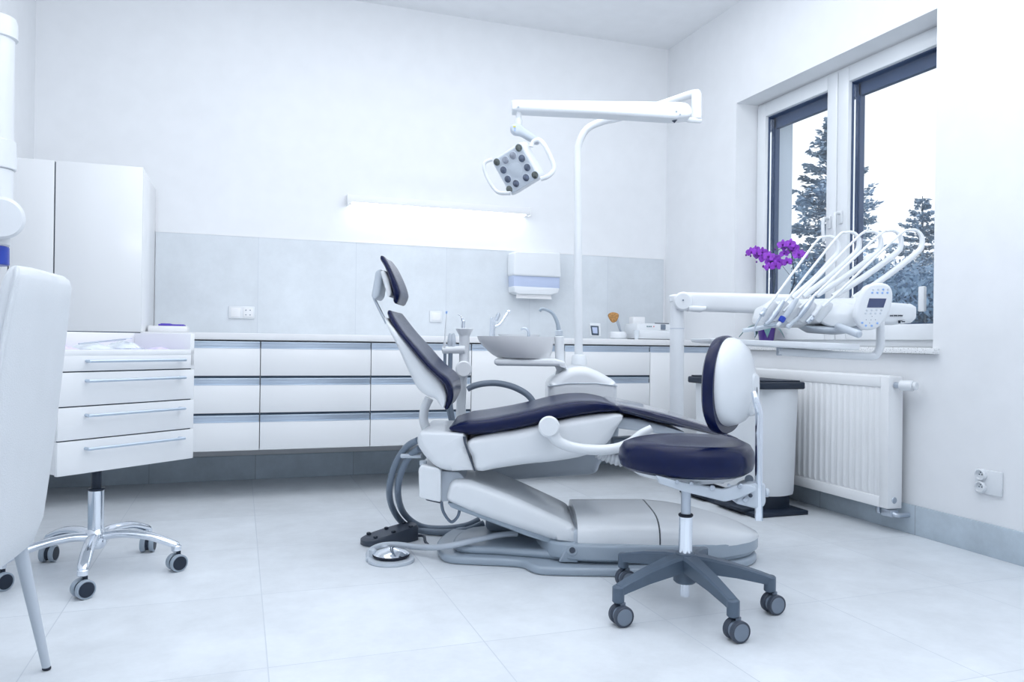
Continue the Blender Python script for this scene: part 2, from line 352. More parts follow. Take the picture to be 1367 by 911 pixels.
def bush(name, c, rad, n, seed, label):
    random.seed(seed); t = empty(name, (c[0], c[1], c[2]), label, 'bush', 'bushes below the spruces')
    st = B()
    for k in range(7):
        a = random.random()*6.28; st.tube([c, Vector(c)+Vector((cos(a)*rad[0]*.3, sin(a)*rad[1]*.3, rad[2]*.7)), Vector(c)+Vector((cos(a)*rad[0]*.6, sin(a)*rad[1]*.6, rad[2]*1.4))], [.04, .02, .008], 5, 3)
    st.done('stems', 'bark', t); vs = []; fs = []
    lumps = [(Vector((random.uniform(-.7, .7)*rad[0], random.uniform(-.7, .7)*rad[1], rad[2]*random.uniform(.5, 1.55))), random.uniform(.28, .5)) for _ in range(34)]
    for q in range(n):
        l, s = random.choice(lumps); d = Vector((random.gauss(0, 1), random.gauss(0, 1), random.gauss(0, 1))).normalized()
        p = l+d*s*(.7+.4*random.random())*rad[2]*.8
        if p.z < 0: continue
        e = Vector((random.gauss(0, 1), random.gauss(0, 1), random.gauss(0, 1))).normalized(); g = e.cross(d).normalized(); k = random.uniform(.02, .05); n0 = len(vs)
        vs += [p-e*k, p+g*k*.45, p+e*k, p-g*k*.45]; fs.append((n0, n0+1, n0+2, n0+3))
    me = bpy.data.meshes.new('foliage'); me.from_pydata(vs, [], fs); me.materials.append(M['bush']); o = bpy.data.objects.new('foliage', me); COL.objects.link(o); o.parent = t
def Wp(px, py, d): return MF @ P(px, py, d)
g = Wp(1108, 460, 20); top = Wp(1108, 152, 20)
conifer('spruce_tree', (g.x, g.y, -.3), top.z+.3, 2.2, 3, 'tall spruce with its tip near the window mullion, seen through both panes', 34, 1.25)
g = Wp(1229, 460, 26); top = Wp(1229, 262, 26)
conifer('spruce_tree', (g.x, g.y, -.3), top.z+.3, 2.0, 8, 'shorter spruce at the right edge of the near pane', 24, 1.2)
for (px, py, d, rad, n, sd, lab) in ((1088, 345, 14.5, (1.2, 1.0, 1.15), 15000, 1, 'dark bush behind the far pane, below the tall spruce'), (1165, 350, 11.4, (1.0, .9, 1.15), 15000, 2, 'round bush in the middle of the near pane'), (1235, 352, 8.7, (.8, .75, 1.15), 15000, 5, 'bush at the right edge of the near pane, below the short spruce')):
    t_ = Wp(px, py, d); g = Wp(px, 460, d); bush('bush', (g.x, g.y, -.3), rad[:2]+((t_.z+.3)/1.75,), n, sd, lab)
random.seed(11)
# ================================================================== CABINETS
def drawer_unit(x0, x1, kind, lab):
    t = empty('base_cabinet', ((x0+x1)/2, (YF+YB)/2, .262), lab, 'cabinet', 'wall-hung base cabinets')
    B().b2((x0+.001, YF+.02, .262), (x1-.001, YB-.013, .838), .001).done('body', 'cab', t)
    B().b2((x0+.002, YF+.012, .266), (x1-.002, YF+.021, .836)).done('front_gap', 'gap', t)
    levels = [(.262, .452), (.459, .647), (.654, .840)] if kind == 'drawers' else [(.262, .840)]
    for z0, z1 in levels:
        hb = .040
        fr = B().b2((x0+.002, YF, z0), (x1-.002, YF+.018, z1-hb), .0015).done('drawer' if kind == 'drawers' else 'door', 'cab', t)
        h = B().b2((x0+.003, YF+.010, z1-hb), (x1-.003, YF+.018, z1-.006), .001).b2((x0+.003, YF-.001, z1-hb-.003), (x1-.003, YF+.012, z1-hb+.001), .0005)
        h.b2((x0+.003, YF+.002, z1-.014), (x1-.003, YF+.016, z1-.008), .0005)
        h.done('handle_profile', 'alu', fr)
drawer_unit(-.468, .105, 'drawers', 'white drawer cabinet partly hidden behind the rolling drawer cart')
drawer_unit(.105, .687, 'drawers', 'white three-drawer wall-hung cabinet left of the chair backrest')
drawer_unit(.687, 1.266, 'drawers', 'white three-drawer wall-hung cabinet right behind the chair backrest')
drawer_unit(1.266, 1.85, 'door', 'white cabinet with a plain door under the basin tap')
drawer_unit(1.85, 2.432, 'drawers', 'white drawer cabinet right of the lamp pole')
drawer_unit(2.432, 2.872, 'door', 'narrow white door cabinet at the right end of the row')
tag(B().b2((2.873, YF+.004, .262), (XR-.001, YB-.013, .84), .001).done('filler_panel', 'cab'), 'white filler strip between the last cabinet and the window wall', 'panel')
tag(B().b2((-.468, YF-.008, .842), (XR-.001, YB-.011, .878), .003).done('worktop', 'worktop'), 'long white worktop running over the wall-hung cabinets', 'worktop')
t = empty('tall_cabinet', (-.78, 4.6, .262), 'white tall cabinet unit with plain doors in the left corner', 'cabinet')
B().b2((XL+.001, YF+.02, .262), (-.470, YB-.013, 1.705), .002).done('body', 'cab', t)
B().b2((XL+.004, YF+.012, .266), (-.474, YF+.021, 1.70)).done('front_gap', 'gap', t)
for x0, x1 in ((-1.048, -.862), (-.856, -.470)):
    B().b2((x0, YF, .875), (x1, YF+.018, 1.705), .0015).done('door', 'cab', t)
    B().b2((x0, YF, .262), (x1, YF+.018, .866), .0015).done('door', 'cab', t)
B().b2((XL+.001, YF, .262), (-1.055, YF+.018, 1.705), .001).done('filler_strip', 'cab', t)
# light strip ---------------------------------------------------------
t = empty('wall_light', (1.226, YB-.03, 1.70), 'slim white LED wall light glowing above the backsplash', 'light')
B().b2((.623, YB-.075, 1.706), (1.83, YB-.001, 1.752), .003).done('housing', 'worktop', t)
B().b2((.65, YB-.068, 1.7), (1.80, YB-.016, 1.7065), .001).done('diffuser', 'tube', t)
B().b2((.618, YB-.078, 1.69), (.624, YB-.001, 1.756), .001).b2((1.829, YB-.078, 1.70), (1.835, YB-.001, 1.756), .001).done('end_cap', 'worktop', t)
# towel dispenser -------------------------------------------------------
t = empty('towel_dispenser', (1.9, YB-.07, 1.2), 'white paper towel dispenser on the backsplash above the sink', 'dispenser')
def PXW(pts, Y):
    r = []
    for x, y in pts:
        D = CF + (x-683.5)/FOC*CR + (455.5-y)/FOC*CU; s = Y/D.y; r.append((D.x*s, HC+D.z*s))
    return r
XZ = lambda a, b_, d: Vector((a, d, b_))
B().puff(fillet(PXW([(685, 336), (747, 338), (748, 371), (684, 368)], YB-.12), .02), YB-.14, YB-.011, .012).done('cover', 'plastic', t)
B().puff(fillet(PXW([(685.5, 367), (747, 370), (747, 386), (686, 384)], YB-.12), .004), YB-.125, YB-.011, .008).done('window', 'smoke', t)
B().puff(fillet(PXW([(685, 382), (746, 385), (744, 392), (735, 394), (692, 393), (686, 390)], YB-.12), .006), YB-.132, YB-.011, .008).done('lower_cover', 'plastic', t)
B().loft([[Vector((a, YB-.11+c, z)) for a, c in ((x0, 0), (x1, 0), (x1, .004), (x0, .004))] for z, x0, x1 in ((1.20, 1.725, 1.955), (1.17, 1.725, 1.97), (1.142, 1.722, 1.975))]).done('paper_towel', 'paper', t)
# sockets and switch ------------------------------------------------------
t = empty('wall_socket', (.01, YB-.012, 1.0), 'white double wall socket on the tiled backsplash at the left', 'socket')
B().b2((-.064, YB-.02, .969), (.082, YB-.0101, 1.043), .003).done('plate', 'plastic', t)
s_ = B()
for x in (-.025, .045): s_.box((x, YB-.021, 1.006), (.055, .004, .055), .002)
s_.done('insert', 'worktop', t); s_ = B()
for x, z in ((.033, 1.02), (.057, 1.02), (.033, .992), (.057, .992)): s_.cyl((x, YB-.0245, z), (x, YB-.022, z), .0035, 10)
s_.done('pin_hole', 'grey', t)
t = empty('light_switch', (1.2, YB-.012, 1.0), 'plain white switch plate on the backsplash beside the suction arm', 'switch')
B().b2((1.162, YB-.02, .973), (1.243, YB-.0101, 1.046), .003).done('plate', 'plastic', t)
B().box((1.2025, YB-.022, 1.0095), (.055, .005, .05), .002).done('rocker', 'worktop', t)
t = empty('wall_socket', (XR-.01, 2.37, .28), 'white double socket low on the window wall right of the radiator', 'socket')
B().b2((XR-.012, 2.285, .252), (XR-.0005, 2.405, .352), .004).done('plate', 'plastic', t)
for k, (y, z) in enumerate(((2.372, .33), (2.372, .279))):
    s_ = B().lathe([(.024, 0), (.024, .014), (.021, .018), (.019, .018), (.018, .008), (.001, .008)], (XR-.010, y, z), (-1, 0, 0), 24).done('socket_face', 'plastic', t)
    q = B()
    for a, c in ((-.006, 0), (.006, 0), (0, .009)): q.cyl((XR-.0195, y+a, z+c), (XR-.017, y+a, z+c), .0025, 8)
    q.done('pin_hole', 'gap', s_)
# things on the worktop --------------------------------------------------------
t = empty('storage_box', (-.37, 4.6, .878), 'low white box with a purple lid on the left end of the worktop', 'box')
B().b2((-.46, 4.5, .878), (-.265, 4.66, .912), .008).done('box_body', 'worktop', t)
B().b2((-.41, 4.51, .912), (-.283, 4.65, .921), .003).b2((-.40, 4.52, .919), (-.35, 4.64, .925), .002).done('lid', 'purple', t)
t = empty('digital_timer', (2.21, 4.6, .878), 'small white digital timer with dark display standing on the worktop', 'timer')
B().puff(fillet(PXW([(787, 431.5), (801, 432), (801.5, 450), (788.5, 449.5)], 4.6), .008), 4.59, 4.612, .004).done('case', 'plastic', t)
B().puff(fillet(PXW([(788.5, 435), (799, 435.5), (799.5, 448), (790, 447.5)], 4.588), .003), 4.586, 4.592, .001).done('bezel', 'gap', t)
B().puff(fillet(PXW([(790.5, 437), (797.3, 437.2), (797.8, 445.5), (791.7, 445.2)], 4.585), .001), 4.5845, 4.5875, .0005).done('screen', 'smoke', t)
c_ = Vector((2.36, 4.6, .878))
tag(B().lathe([(.045, 0), (.055, .01), (.058, .035), (.05, .05), (.046, .048), (.04, .02), (.001, .015)], c_).done('round_pot', 'plastic'), 'round white pot holding the amber brush on the worktop', 'pot')
t = empty('fan_brush', c_+Vector((0, 0, .015)), 'amber fan-shaped brush leaning in the white pot', 'brush')
B().tube([c_+Vector((.03, 0, .02)), c_+Vector((.0, 0, .10)), c_+Vector((-.012, 0, .135))], [.006, .009, .010], 10, 3).done('handle', 'steel', t)
B().puff(smooth2(PXW([(816.5, 430), (812, 422), (814.5, 418), (820, 417.2), (825.5, 420), (824, 427), (820.5, 430.5)], 4.6), 3), 4.588, 4.612, .008).done('bristles', 'brush', t)
t = empty('sealing_machine', (2.6, 4.6, .878), 'white tabletop sealing machine on the right end of the worktop', 'machine')
B().b2((2.445, 4.50, .882), (2.70, 4.68, .985), .012).b2((2.45, 4.49, .882), (2.76, 4.60, .94), .01).done('case', 'plastic', t)
B().b2((2.47, 4.60, .984), (2.56, 4.66, 1.03), .004).done('paper_guide', 'worktop', t)
B().b2((2.46, 4.51, .8785), (2.74, 4.66, .884)).done('foot', 'gap', t)
B().b2((2.62, 4.494, .945), (2.655, 4.502, .98), .003).done('knob', 'grey', t)
B().b2((2.59, 4.51, .984), (2.69, 4.53, .99), .002).done('sealing_bar', 'dgrey', t)
q = B()
for k in range(3): q.b2((2.515+.014*k, 4.4965, .962), (2.524+.014*k, 4.5002, .968))
q.done('indicator', 'leaf', t)
q = B().b2((2.565, 4.4965, .962), (2.571, 4.5002, .968)).done('indicator', 'red', t)
t = empty('clear_cup', (2.42, 4.55, .878), 'small grey cup squeezed between the pot and the sealing machine', 'cup')
B().lathe([(.012, 0), (.018, .05), (.019, .06), (.016, .058), (.011, .004), (.001, .004)], (2.425, 4.47, .8785)).done('cup_body', 'film', t)
# basin tap on the worktop
t = empty('basin_tap', (1.55, 4.62, .878), 'chrome lever tap on the worktop left of the rinse bowl spout', 'tap')
q = lambda x, y, Y=4.62: Vector((PXW([(x, y)], Y)[0][0], Y, PXW([(x, y)], Y)[0][1]))
bs = q(657, 449); bs.z = .878
B().cyl(bs, q(658, 424), .018, 16, .004).done('tap_body', 'chrome', t)
B().tube([q(660, 436), q(667, 433), q(674, 423), q(679, 416)], [.012, .011, .011, .013], 12).cyl(q(676, 417), q(681, 416), .013, 12, .003).done('spout', 'chrome', t)
B().tube([q(662, 428), q(665, 421), q(664, 419)], [.012, .013, .01], 10).done('lever', 'steel', t)
wash = empty('wash_basin', (1.57, 4.66, .878), 'low white countertop basin under the chrome tap', 'basin')
B().lathe([(.16, 0), (.17, .010), (.19, .022), (.182, .022), (.15, .006), (.001, .004)], (1.685, 4.66, .8785), (0, 0, 1), 40, .75, .6).done('bowl', 'plastic', wash)
# ================================================================== RADIATOR
RX0, RX1, RY0, RY1, RZ0, RZ1 = 2.79, 2.875, 2.758, 4.10, .112, .715
t = empty('radiator', (2.83, 3.4, RZ0), 'white ribbed panel radiator under the window', 'radiator')
b = B().b2((RX0+.006, RY0, RZ0), (RX1, RY1, RZ1), .003)
ring(b, RX0, RX0+.012, RY0, RY1, RZ0, RZ1, .05, .004)
b.done('casing', 'rad', t)
y = RY0+.075
while y < RY1-.06:
    rib = [Vector((RX0+.006-.006*e, y+dy, 0)) for dy, e in ((-.0125, 0), (-.006, 1), (.006, 1), (.0125, 0))]
    B().loft([[v+Vector((.006 if k in (0,) else 0, 0, z)) if False else Vector((v.x if 0 < j < 3 and k not in (0, 3) else RX0+.0065, v.y, z)) for j, v in enumerate(rib)] for k, z in enumerate((RZ0+.052, RZ0+.068, RZ1-.062, RZ1-.048))], cap=True).done('rib', 'rad', t)
    y += .0405
B().b2((RX0+.012, RY0+.01, RZ1-.002), (RX1-.006, RY1-.01, RZ1+.004), .002).done('top_grille', 'rad', t)
v = B().cyl((2.825, RY0-.002, .678), (2.825, RY0-.03, .678), .014, 16, .002).done('valve', 'steel', t)
B().cyl((2.825, RY0-.03, .678), (2.845, RY0-.085, .678), .024, 20, .004).cyl((2.845, RY0-.085, .678), (2.85, RY0-.10, .678), .019, 16, .003).done('thermostat_knob', 'plastic', v)
B().cyl((2.83, RY0-.003, .15), (2.83, RY0+.002, .15), .015, 14, .002).tube([(2.83, RY0+.03, .10), (2.83, RY0-.01, .085), (XR-.014, RY0-.02, .085)], .012, 10).box((2.83, RY0+.025, .09), (.05, .06, .035), .008).cyl((2.83, RY0+.09, .112), (2.83, RY0+.09, .075), .012, 10).done('valve_block', 'steel', t)
# support brackets behind
q = B()
for y in (RY0+.2, RY1-.2): q.b2((RX1-.002, y-.02, RZ0+.1), (XR-.0008, y+.02, RZ1-.1))
q.done('wall_bracket', 'rad', t)
# ================================================================== PEDAL BIN
bx0, bx1, by0, by1 = 2.455, 2.70, 3.215, 3.86
t = empty('pedal_bin', (2.58, 3.54, 0), 'white double pedal bin with black lid beside the radiator', 'bin')
def bow(x0, x1, y0, y1, k=.035, n=8):
    o = []
    for i in range(n): f = i/n; o.append((x0+(x1-x0)*f, y0-k*sin(pi*f)))
    for i in range(n): f = i/n; o.append((x1, y0+(y1-y0)*f))
    for i in range(n): f = i/n; o.append((x1-(x1-x0)*f, y1))
    for i in range(n): f = i/n; o.append((x0-k*.9*sin(pi*f), y1-(y1-y0)*f))
    return o
XY = lambda a, b_, d: Vector((a, b_, d))
rings = []
for z, s in ((.09, .93), (.11, .945), (.6, 1.0), (.635, 1.0)):
    cx, cy = (bx0+bx1)/2, (by0+by1)/2
    rings.append([Vector((cx+(x-cx)*s, cy+(y_-cy)*s, z)) for x, y_ in bow(bx0+.02, bx1-.01, by0+.03, by1-.01)])
B().loft(rings).done('bin_body', 'plastic', t)
B().puff(fillet([(bx0-.02, by0-.02), (bx1, by0-.02), (bx1, by1+.02), (bx0-.02, by1+.02)], .02), .632, .668, .008, put=XY).done('lid', 'black', t)
B().b2((bx0-.005, by0, .668), (bx1-.02, (by0+by1)/2-.01, .676), .004).b2((bx0-.005, (by0+by1)/2+.01, .668), (bx1-.02, by1, .676), .004).done('lid_flap', 'black', t)
rings = [[Vector((x, y_, z)) for x, y_ in bow(bx0+.04, bx1-.03, by0+.06, by1-.03, .02)] for z in (.0, .10)]
B().loft(rings).b2((bx0-.06, by0-.03, .0), (bx1+.015, by1+.02, .022), .004).done('bin_base', 'black', t)
for y in (3.37, 3.72): B().b2((bx0-.09, y-.12, .02), (bx0+.03, y+.12, .035), .004).done('pedal', 'black', t)
# ================================================================== ORCHID
pc = Vector((2.965, 3.86, .85))
t = empty('potted_orchid', pc, 'purple orchid with two flower sprays in a violet pot on the window board', 'plant')
B().lathe([(.036, 0), (.040, .004), (.053, .105), (.056, .112), (.051, .112), (.046, .095), (.001, .093)], pc, seg=28).done('pot', 'pot', t)
def toX(px, py, X=2.95):
    D = CF + (px-683.5)/FOC*CR + (455.5-py)/FOC*CU; s = X/D.x; return Vector((X, D.y*s, HC+D.z*s))
lv = B()
for a, L in ((.3, .16), (1.6, .13), (2.8, .17), (4.2, .15), (5.3, .12)):
    R_ = []
    for k in range(8):
        f = k/7; w_ = .028*sin(pi*min(1, f*.9+.08)); p = pc+Vector((cos(a)*L*f, sin(a)*L*f*.8, .11+.10*f-.16*f*f)); n_ = Vector((-sin(a), cos(a), 0))
        R_.append([p-n_*w_, p+Vector((0, 0, -.006)), p+n_*w_, p+Vector((0, 0, .003))])
    lv.loft(R_)
lv.done('leaf', 'leaf', t)
st1 = [pc+Vector((0, -.0, .10)), toX(1034, 380), toX(1032, 352), toX(1026, 346), toX(1010, 338), toX(995, 340)]
st2 = [pc+Vector((.01, .0, .10)), toX(1058, 385), toX(1058, 350), toX(1056, 338), toX(1048, 330), toX(1036, 336)]
B().tube(st1, [.004, .004, .003, .003, .002, .0015], 8).tube([toX(1033, 385), toX(1030, 345)], .0025, 6).done('flower_stem', 'stem', t)
B().tube(st2, [.004, .004, .003, .003, .002, .0015], 8).tube([toX(1058, 372), toX(1045, 356)], .0015, 6).done('flower_stem', 'stem', t)
def flower(c, s, seed):
    random.seed(seed); f = Vector((-.75+random.uniform(-.35, .35), -.6+random.uniform(-.35, .35), random.uniform(-.35, .2))).normalized()
    u_ = f.cross(zz).normalized(); v_ = u_.cross(f); b = B(); rot = random.uniform(-.25, .25)
    for ang, L, W in ((pi/2, 1.0, .42), (pi/2+2.1, .95, .38), (pi/2-2.1, .95, .38), (pi*.07, 1.05, .72), (pi*.93, 1.05, .72)):
        ang += rot; a = u_*cos(ang)+v_*sin(ang); n_ = f.cross(a).normalized(); R_ = []
        for k in range(6):
            q = k/5; w_ = W*s*sqrt(max(0.0, sin(pi*(q*.88+.08))))*.75; p = c+a*(L*s*q)+f*(.12*s*sin(q*2.6)-.05*s); R_.append([p-n_*w_, p-f*.0012+a*0, p+n_*w_, p+f*.003])
        b.loft(R_)
    o = b.done('flower', 'petal', t)
    B().lathe([(.001, -.1*s), (.2*s, .02*s), (.16*s, .2*s), (.05*s, .3*s)], c, f, 10).done('lip', 'petalc', o)
for i, (x, y, s) in enumerate(((1003, 337, .022), (1009, 334, .020), (1013, 341, .023), (1018, 337, .022), (1021, 345, .024), (1026, 343, .024), (1029, 350, .024), (1034, 346, .024), (1036, 355, .024), (1040, 350, .022), (1027, 357, .020),
                                   (1045, 327, .022), (1050, 330, .022), (1055, 326, .022), (1060, 331, .022), (1066, 340, .023), (1071, 341, .021), (1047, 339, .020), (1051, 350, .021), (1057, 335, .02))):
    flower(toX(x, y, 2.95+.015*((i*7) % 5-2)), s*1.45, i)
for x, y, r in ((996, 341, .006), (1002, 342, .006), (1010, 350, .006), (1015, 348, .006), (1019, 356, .008), (1035, 333, .007), (1011, 343, .006)): B().lathe([(.001, -r), (r*.8, -r*.5), (r*.9, .2*r), (.001, r*1.3)], toX(x, y), (0, 0, 1), 10).done('bud', 'petalc', t)
random.seed(5)
# ================================================================== DENTAL CHAIR (F frame)
c0 = P(800, 750, 3.12); c0.z = 0
t = empty('dental_chair', c0, 'navy and white dental patient chair in the middle of the room', 'chair', frame=MF); DC = t
def mid(tp, bt, d):
    path = []; ht = []
    for (x, a, c) in [(x, a, c) for (x, a), (_, c) in zip(tp, bt)]:
        p, q = P(x, a, d), P(x, c, d); path.append((p.x, (p.z+q.z)/2)); ht.append((p.z-q.z)/2)
    return path, ht
VC = 3.12
# base
plan = [(-.226, 2.955), (-.12, 2.935), (-.02, 2.925), (.05, 2.905), (.085, 2.85), (.14, 2.82), (.35, 2.815), (.55, 2.82), (.72, 2.86), (.87, 2.93), (.96, 3.02), (.985, 3.12), (.96, 3.22), (.87, 3.31), (.7, 3.38), (.5, 3.42), (.15, 3.44), (-.05, 3.47), (-.16, 3.47), (-.25, 3.38), (-.295, 3.18), (-.27, 3.02)]
B().puff(smooth2(plan, 4), .0, .032, .012, put=XY).done('base_plate', 'mgrey', t, MF)
B().puff(smooth2([(-.2, 3.0), (-.05, 2.97), (.12, 2.93), (.3, 2.88), (.6, 2.875), (.8, 2.92), (.93, 3.0), (.98, 3.12), (.93, 3.24), (.8, 3.31), (.6, 3.36), (.2, 3.36), (0, 3.34), (-.16, 3.3), (-.22, 3.15)], 4), .03, .062, .02, put=XY).done('base_ridge', 'mgrey', t, MF)
B().puff(smooth2([(.16, 2.90), (.6, 2.865), (.8, 2.91), (.94, 3.0), (.995, 3.12), (.94, 3.24), (.8, 3.33), (.6, 3.375), (.16, 3.36)], 5), .045, .105, .01, put=XY).done('base_skirt', 'mgrey', t, MF)
def hump(u0, u1, prof, n=9):
    R_ = []
    for i in range(n+1):
        u = u0+(u1-u0)*i/n
        j = max(k for k in range(len(prof)) if prof[k][0] <= u+1e-9); j = min(j, len(prof)-2); f = (u-prof[j][0])/(prof[j+1][0]-prof[j][0]); f = f*f*(3-2*f) if False else f
        h = prof[j][1]*(1-f)+prof[j+1][1]*f; hw = prof[j][2]*(1-f)+prof[j+1][2]*f
        pts = [(VC-hw, .092)]+[(VC-hw*abs(cos(a))**.45*(1 if cos(a) > 0 else -1), .095+(h-.095)*sin(a)**.7) for a in [pi*k/18 for k in range(1, 18)]]+[(VC+hw, .092)]
        R_.append([Vector((u, v_, z)) for v_, z in pts])
    return R_
prof = [(.24, .195, .235), (.56, .198, .25), (.66, .190, .245), (.76, .175, .225), (.86, .150, .185), (.94, .125, .13), (.985, .105, .06)]
B().loft(hump(.255, .556, prof, 6)).done('base_cover', 'plastic', t, MF)
B().loft(hump(.562, .985, prof, 14)).done('base_cover', 'plastic', t, MF)
B().loft(hump(.552, .566, [(.5, .192, .244), (.6, .192, .242)], 2)).done('cover_joint', 'dgrey', t, MF)
q = B().cyl(P(764, 735, 2.86), P(764, 735, 3.38), .022, 20, .004).puff(fillet(PX([(748, 742), (756, 727), (768, 722), (772, 740), (771, 749), (745, 748)], 2.9), .008), 2.87, 2.93, .006)
hg = q.done('hinge', 'mgrey', t, MF)
B().cyl(P(764, 735, 2.852), P(764, 735, 2.862), .011, 16, .002).done('hinge_bolt', 'dgrey', hg, MF)
B().b2((-.1, 3.2, .06), (.16, 3.44, .13), .03, 4).done('motor_housing', 'grey', t, MF)
# lift arm
B().puff(fillet(PX([(595, 668), (601, 641), (625, 640), (690, 665), (758, 697), (769, 704), (767, 724), (737, 721), (640, 688)], 2.92), [.02, .03, .03, .05, .03, .02, .01, .02, .04]), 2.9, 3.34, .035, 6).done('lift_arm_cover', 'plastic', t, MF)
B().puff(fillet(PX([(597, 672), (612, 672), (700, 701), (745, 719), (738, 728), (700, 716), (640, 693), (602, 679)], 2.92), .004), 2.925, 3.3, .01).done('lift_arm_frame', 'mgrey', t, MF)
B().puff(fillet(PX([(762, 708), (774, 703), (779, 712), (776, 740), (764, 738)], 2.93), .006), 2.9, 3.34, .02).done('arm_yoke', 'plastic2', t, MF)
# left junction block
jb = B().puff(fillet(PX([(559, 626), (563, 620), (585, 624), (589, 628), (589, 670), (560, 664)], 2.92), .008), 2.9, 3.16, .01).done('junction_box', 'plastic', t, MF)
B().cyl(P(565, 622, 2.95), P(565, 615, 2.95), .014, 16, .003).done('box_cap', 'plastic2', jb, MF)
B().puff(fillet(PX([(589, 628), (612, 630), (622, 640), (606, 668), (589, 670)], 2.95), .006), 2.94, 3.2, .01).done('lift_bracket', 'plastic2', t, MF)
B().puff(fillet(PX([(566, 664), (588, 668), (588, 672), (570, 668)], 2.93), .002), 2.92, 3.02, .003).done('socket_strip', 'dgrey', jb, MF)
# seat shells
B().puff(fillet(PX([(557, 582), (562, 576), (620, 578), (626, 600), (633, 628), (597, 630), (580, 624), (565, 608), (556, 594)], 2.9), [.01, .008, .01, .02, .01, .02, .03, .04, .02]), 2.89, 3.35, .03, 6).done('rear_shell', 'plastic', t, MF)
B().puff(smooth2(PX([(624, 590), (650, 580), (690, 574), (735, 564), (775, 556), (812, 552), (832, 555), (822, 575), (811, 592), (784, 608), (745, 616), (701, 620.5), (664, 626), (637, 629), (629, 610)], 2.9), 3), 2.88, 3.36, .035, 6).done('seat_shell', 'plastic', t, MF)
B().tube([P(620, 583, 2.885), P(621, 592, 2.882), P(627, 610, 2.882), P(634, 629, 2.885)], [.006, .004, .0035, .003], 8).done('shell_joint', 'dgrey', t, MF)
# seat cushion
tp = [(606, 566), (625, 559), (650, 556), (674, 552), (690, 549), (717, 543), (745, 536), (770, 532), (795, 532), (815, 536), (826, 540)]
bt = [(606, 581), (625, 585), (650, 583), (674, 579), (690, 576), (717, 570), (745, 564), (770, 559), (795, 555), (815, 553), (826, 552)]
pa, ht = mid(tp, bt, 2.87)
B().cushion(pa, [.22, .24, .25, .25, .25, .25, .25, .25, .25, .24, .235], [h*1.05 for h in ht], dip=.018, vc=VC, ex=.42).done('seat_cushion', 'navy', t, MF)
# legrest
tp = [(826, 539), (850, 543.5), (880, 550), (910, 558), (940, 567), (968, 577), (988, 585)]
bt = [(826, 552), (850, 558), (880, 566), (910, 573), (940, 580), (968, 587), (988, 592)]
pa, ht = mid(tp, bt, 2.9)
B().cushion(pa, [.23, .225, .22, .215, .205, .195, .18], ht, dip=.008, vc=VC, ex=.4).done('legrest_cushion', 'navy', t, MF)
pa, ht = mid([(828, 538), (850, 542), (880, 548.5), (910, 556.5), (940, 565.5), (970, 576)], [(828, 550), (850, 556), (880, 564), (910, 571.5), (940, 578.5), (970, 586)], 2.9)
B().cushion(pa, [.236, .231, .226, .221, .211, .201], ht, dip=.008, vc=VC, ex=.3, capn=2).done('foot_cover', 'cover', t, MF)
B().puff(fillet(PX([(822, 556), (850, 559), (885, 568), (915, 577), (905, 583), (870, 578), (822, 572)], 2.95), .01), 2.94, 3.3, .015).done('legrest_frame', 'plastic2', t, MF)
# armrests
ar = B().tube([P(738, 580, 2.80), P(746, 590, 2.80), P(765, 597.5, 2.80), P(795, 601, 2.80), P(822, 599, 2.80), P(842, 591, 2.80), P(856, 580, 2.80), P(870, 572, 2.80)], [.024, .020, .019, .019, .019, .018, .017, .014], 14).done('armrest', 'plastic', t, MF)
B().cyl(P(733, 570, 2.775), P(733, 570, 2.90), .0385, 32, .006).done('armrest_hub', 'plastic', ar, MF)
B().tube([P(624, 520, 3.42), P(634, 515, 3.42), P(650, 512, 3.42), P(668, 512.5, 3.42), P(688, 518, 3.42), P(706, 529, 3.42), P(716, 545, 3.42)], [.012, .014, .014, .014, .014, .014, .014], 12).done('armrest', 'grey', t, MF, 'grey curved armrest on the far side')
# back
B().tube([P(573, 532, 3.1), P(567, 545, 3.1), P(565.5, 560, 3.1), P(569, 572, 3.1), P(574, 582, 3.1)], [.024, .024, .024, .026, .03], 14, flat=.75).done('back_hinge_arm', 'plastic', t, MF)
B().puff(smooth2(PX([(513, 424), (518, 430), (530, 443), (548, 462), (568, 486), (584, 503), (592, 515), (596, 530), (592, 545), (586, 541), (580, 533), (570, 530), (558, 521), (549, 506), (541, 489), (530, 464), (519, 442)], 2.9), 3), 2.9, 3.34, .03, 6).done('backrest_shell', 'plastic', t, MF)
bp = [(516, 418), (522, 428), (533, 443), (545, 457), (558, 472), (571, 487), (583, 498.5), (593, 507), (599, 517), (600, 531), (595, 544)]
pa = [(P(x, y, 2.87).x, P(x, y, 2.87).z) for x, y in bp]
B().cushion(pa, [.17, .20, .225, .24, .245, .25, .25, .25, .24, .22, .19], [.016, .018, .018, .018, .019, .019, .02, .022, .022, .020, .017], dip=.014, vc=VC, ex=.4).done('backrest_cushion', 'navy', t, MF)
hp = [(509, 344), (515, 353), (521, 366), (526, 380), (528.5, 391), (527, 399)]
pa = [(P(x, y, 2.97).x, P(x, y, 2.97).z) for x, y in hp]
B().cushion(pa, [.12, .14, .145, .145, .14, .12], [.0145, .0145, .016, .019, .02, .017], dip=.008, vc=VC, ex=.5).done('headrest_cushion', 'navy', t, MF)
B().puff(fillet(PX([(501, 361), (509, 359), (511, 364), (506, 396), (500, 401), (495, 396)], 3.05), .012), 3.05, 3.19, .012).done('headrest_bracket', 'plastic2', t, MF)
B().puff(fillet(PX([(507, 362), (513, 360), (519, 372), (523, 392), (519, 398), (512, 380)], 3.0), .008), 3.0, 3.24, .012).done('headrest_plate', 'plastic', t, MF)
B().tube([P(499, 398, 3.12), P(506, 412, 3.12), P(516, 432, 3.12)], .006, 10).done('headrest_rod', 'steel', t, MF)
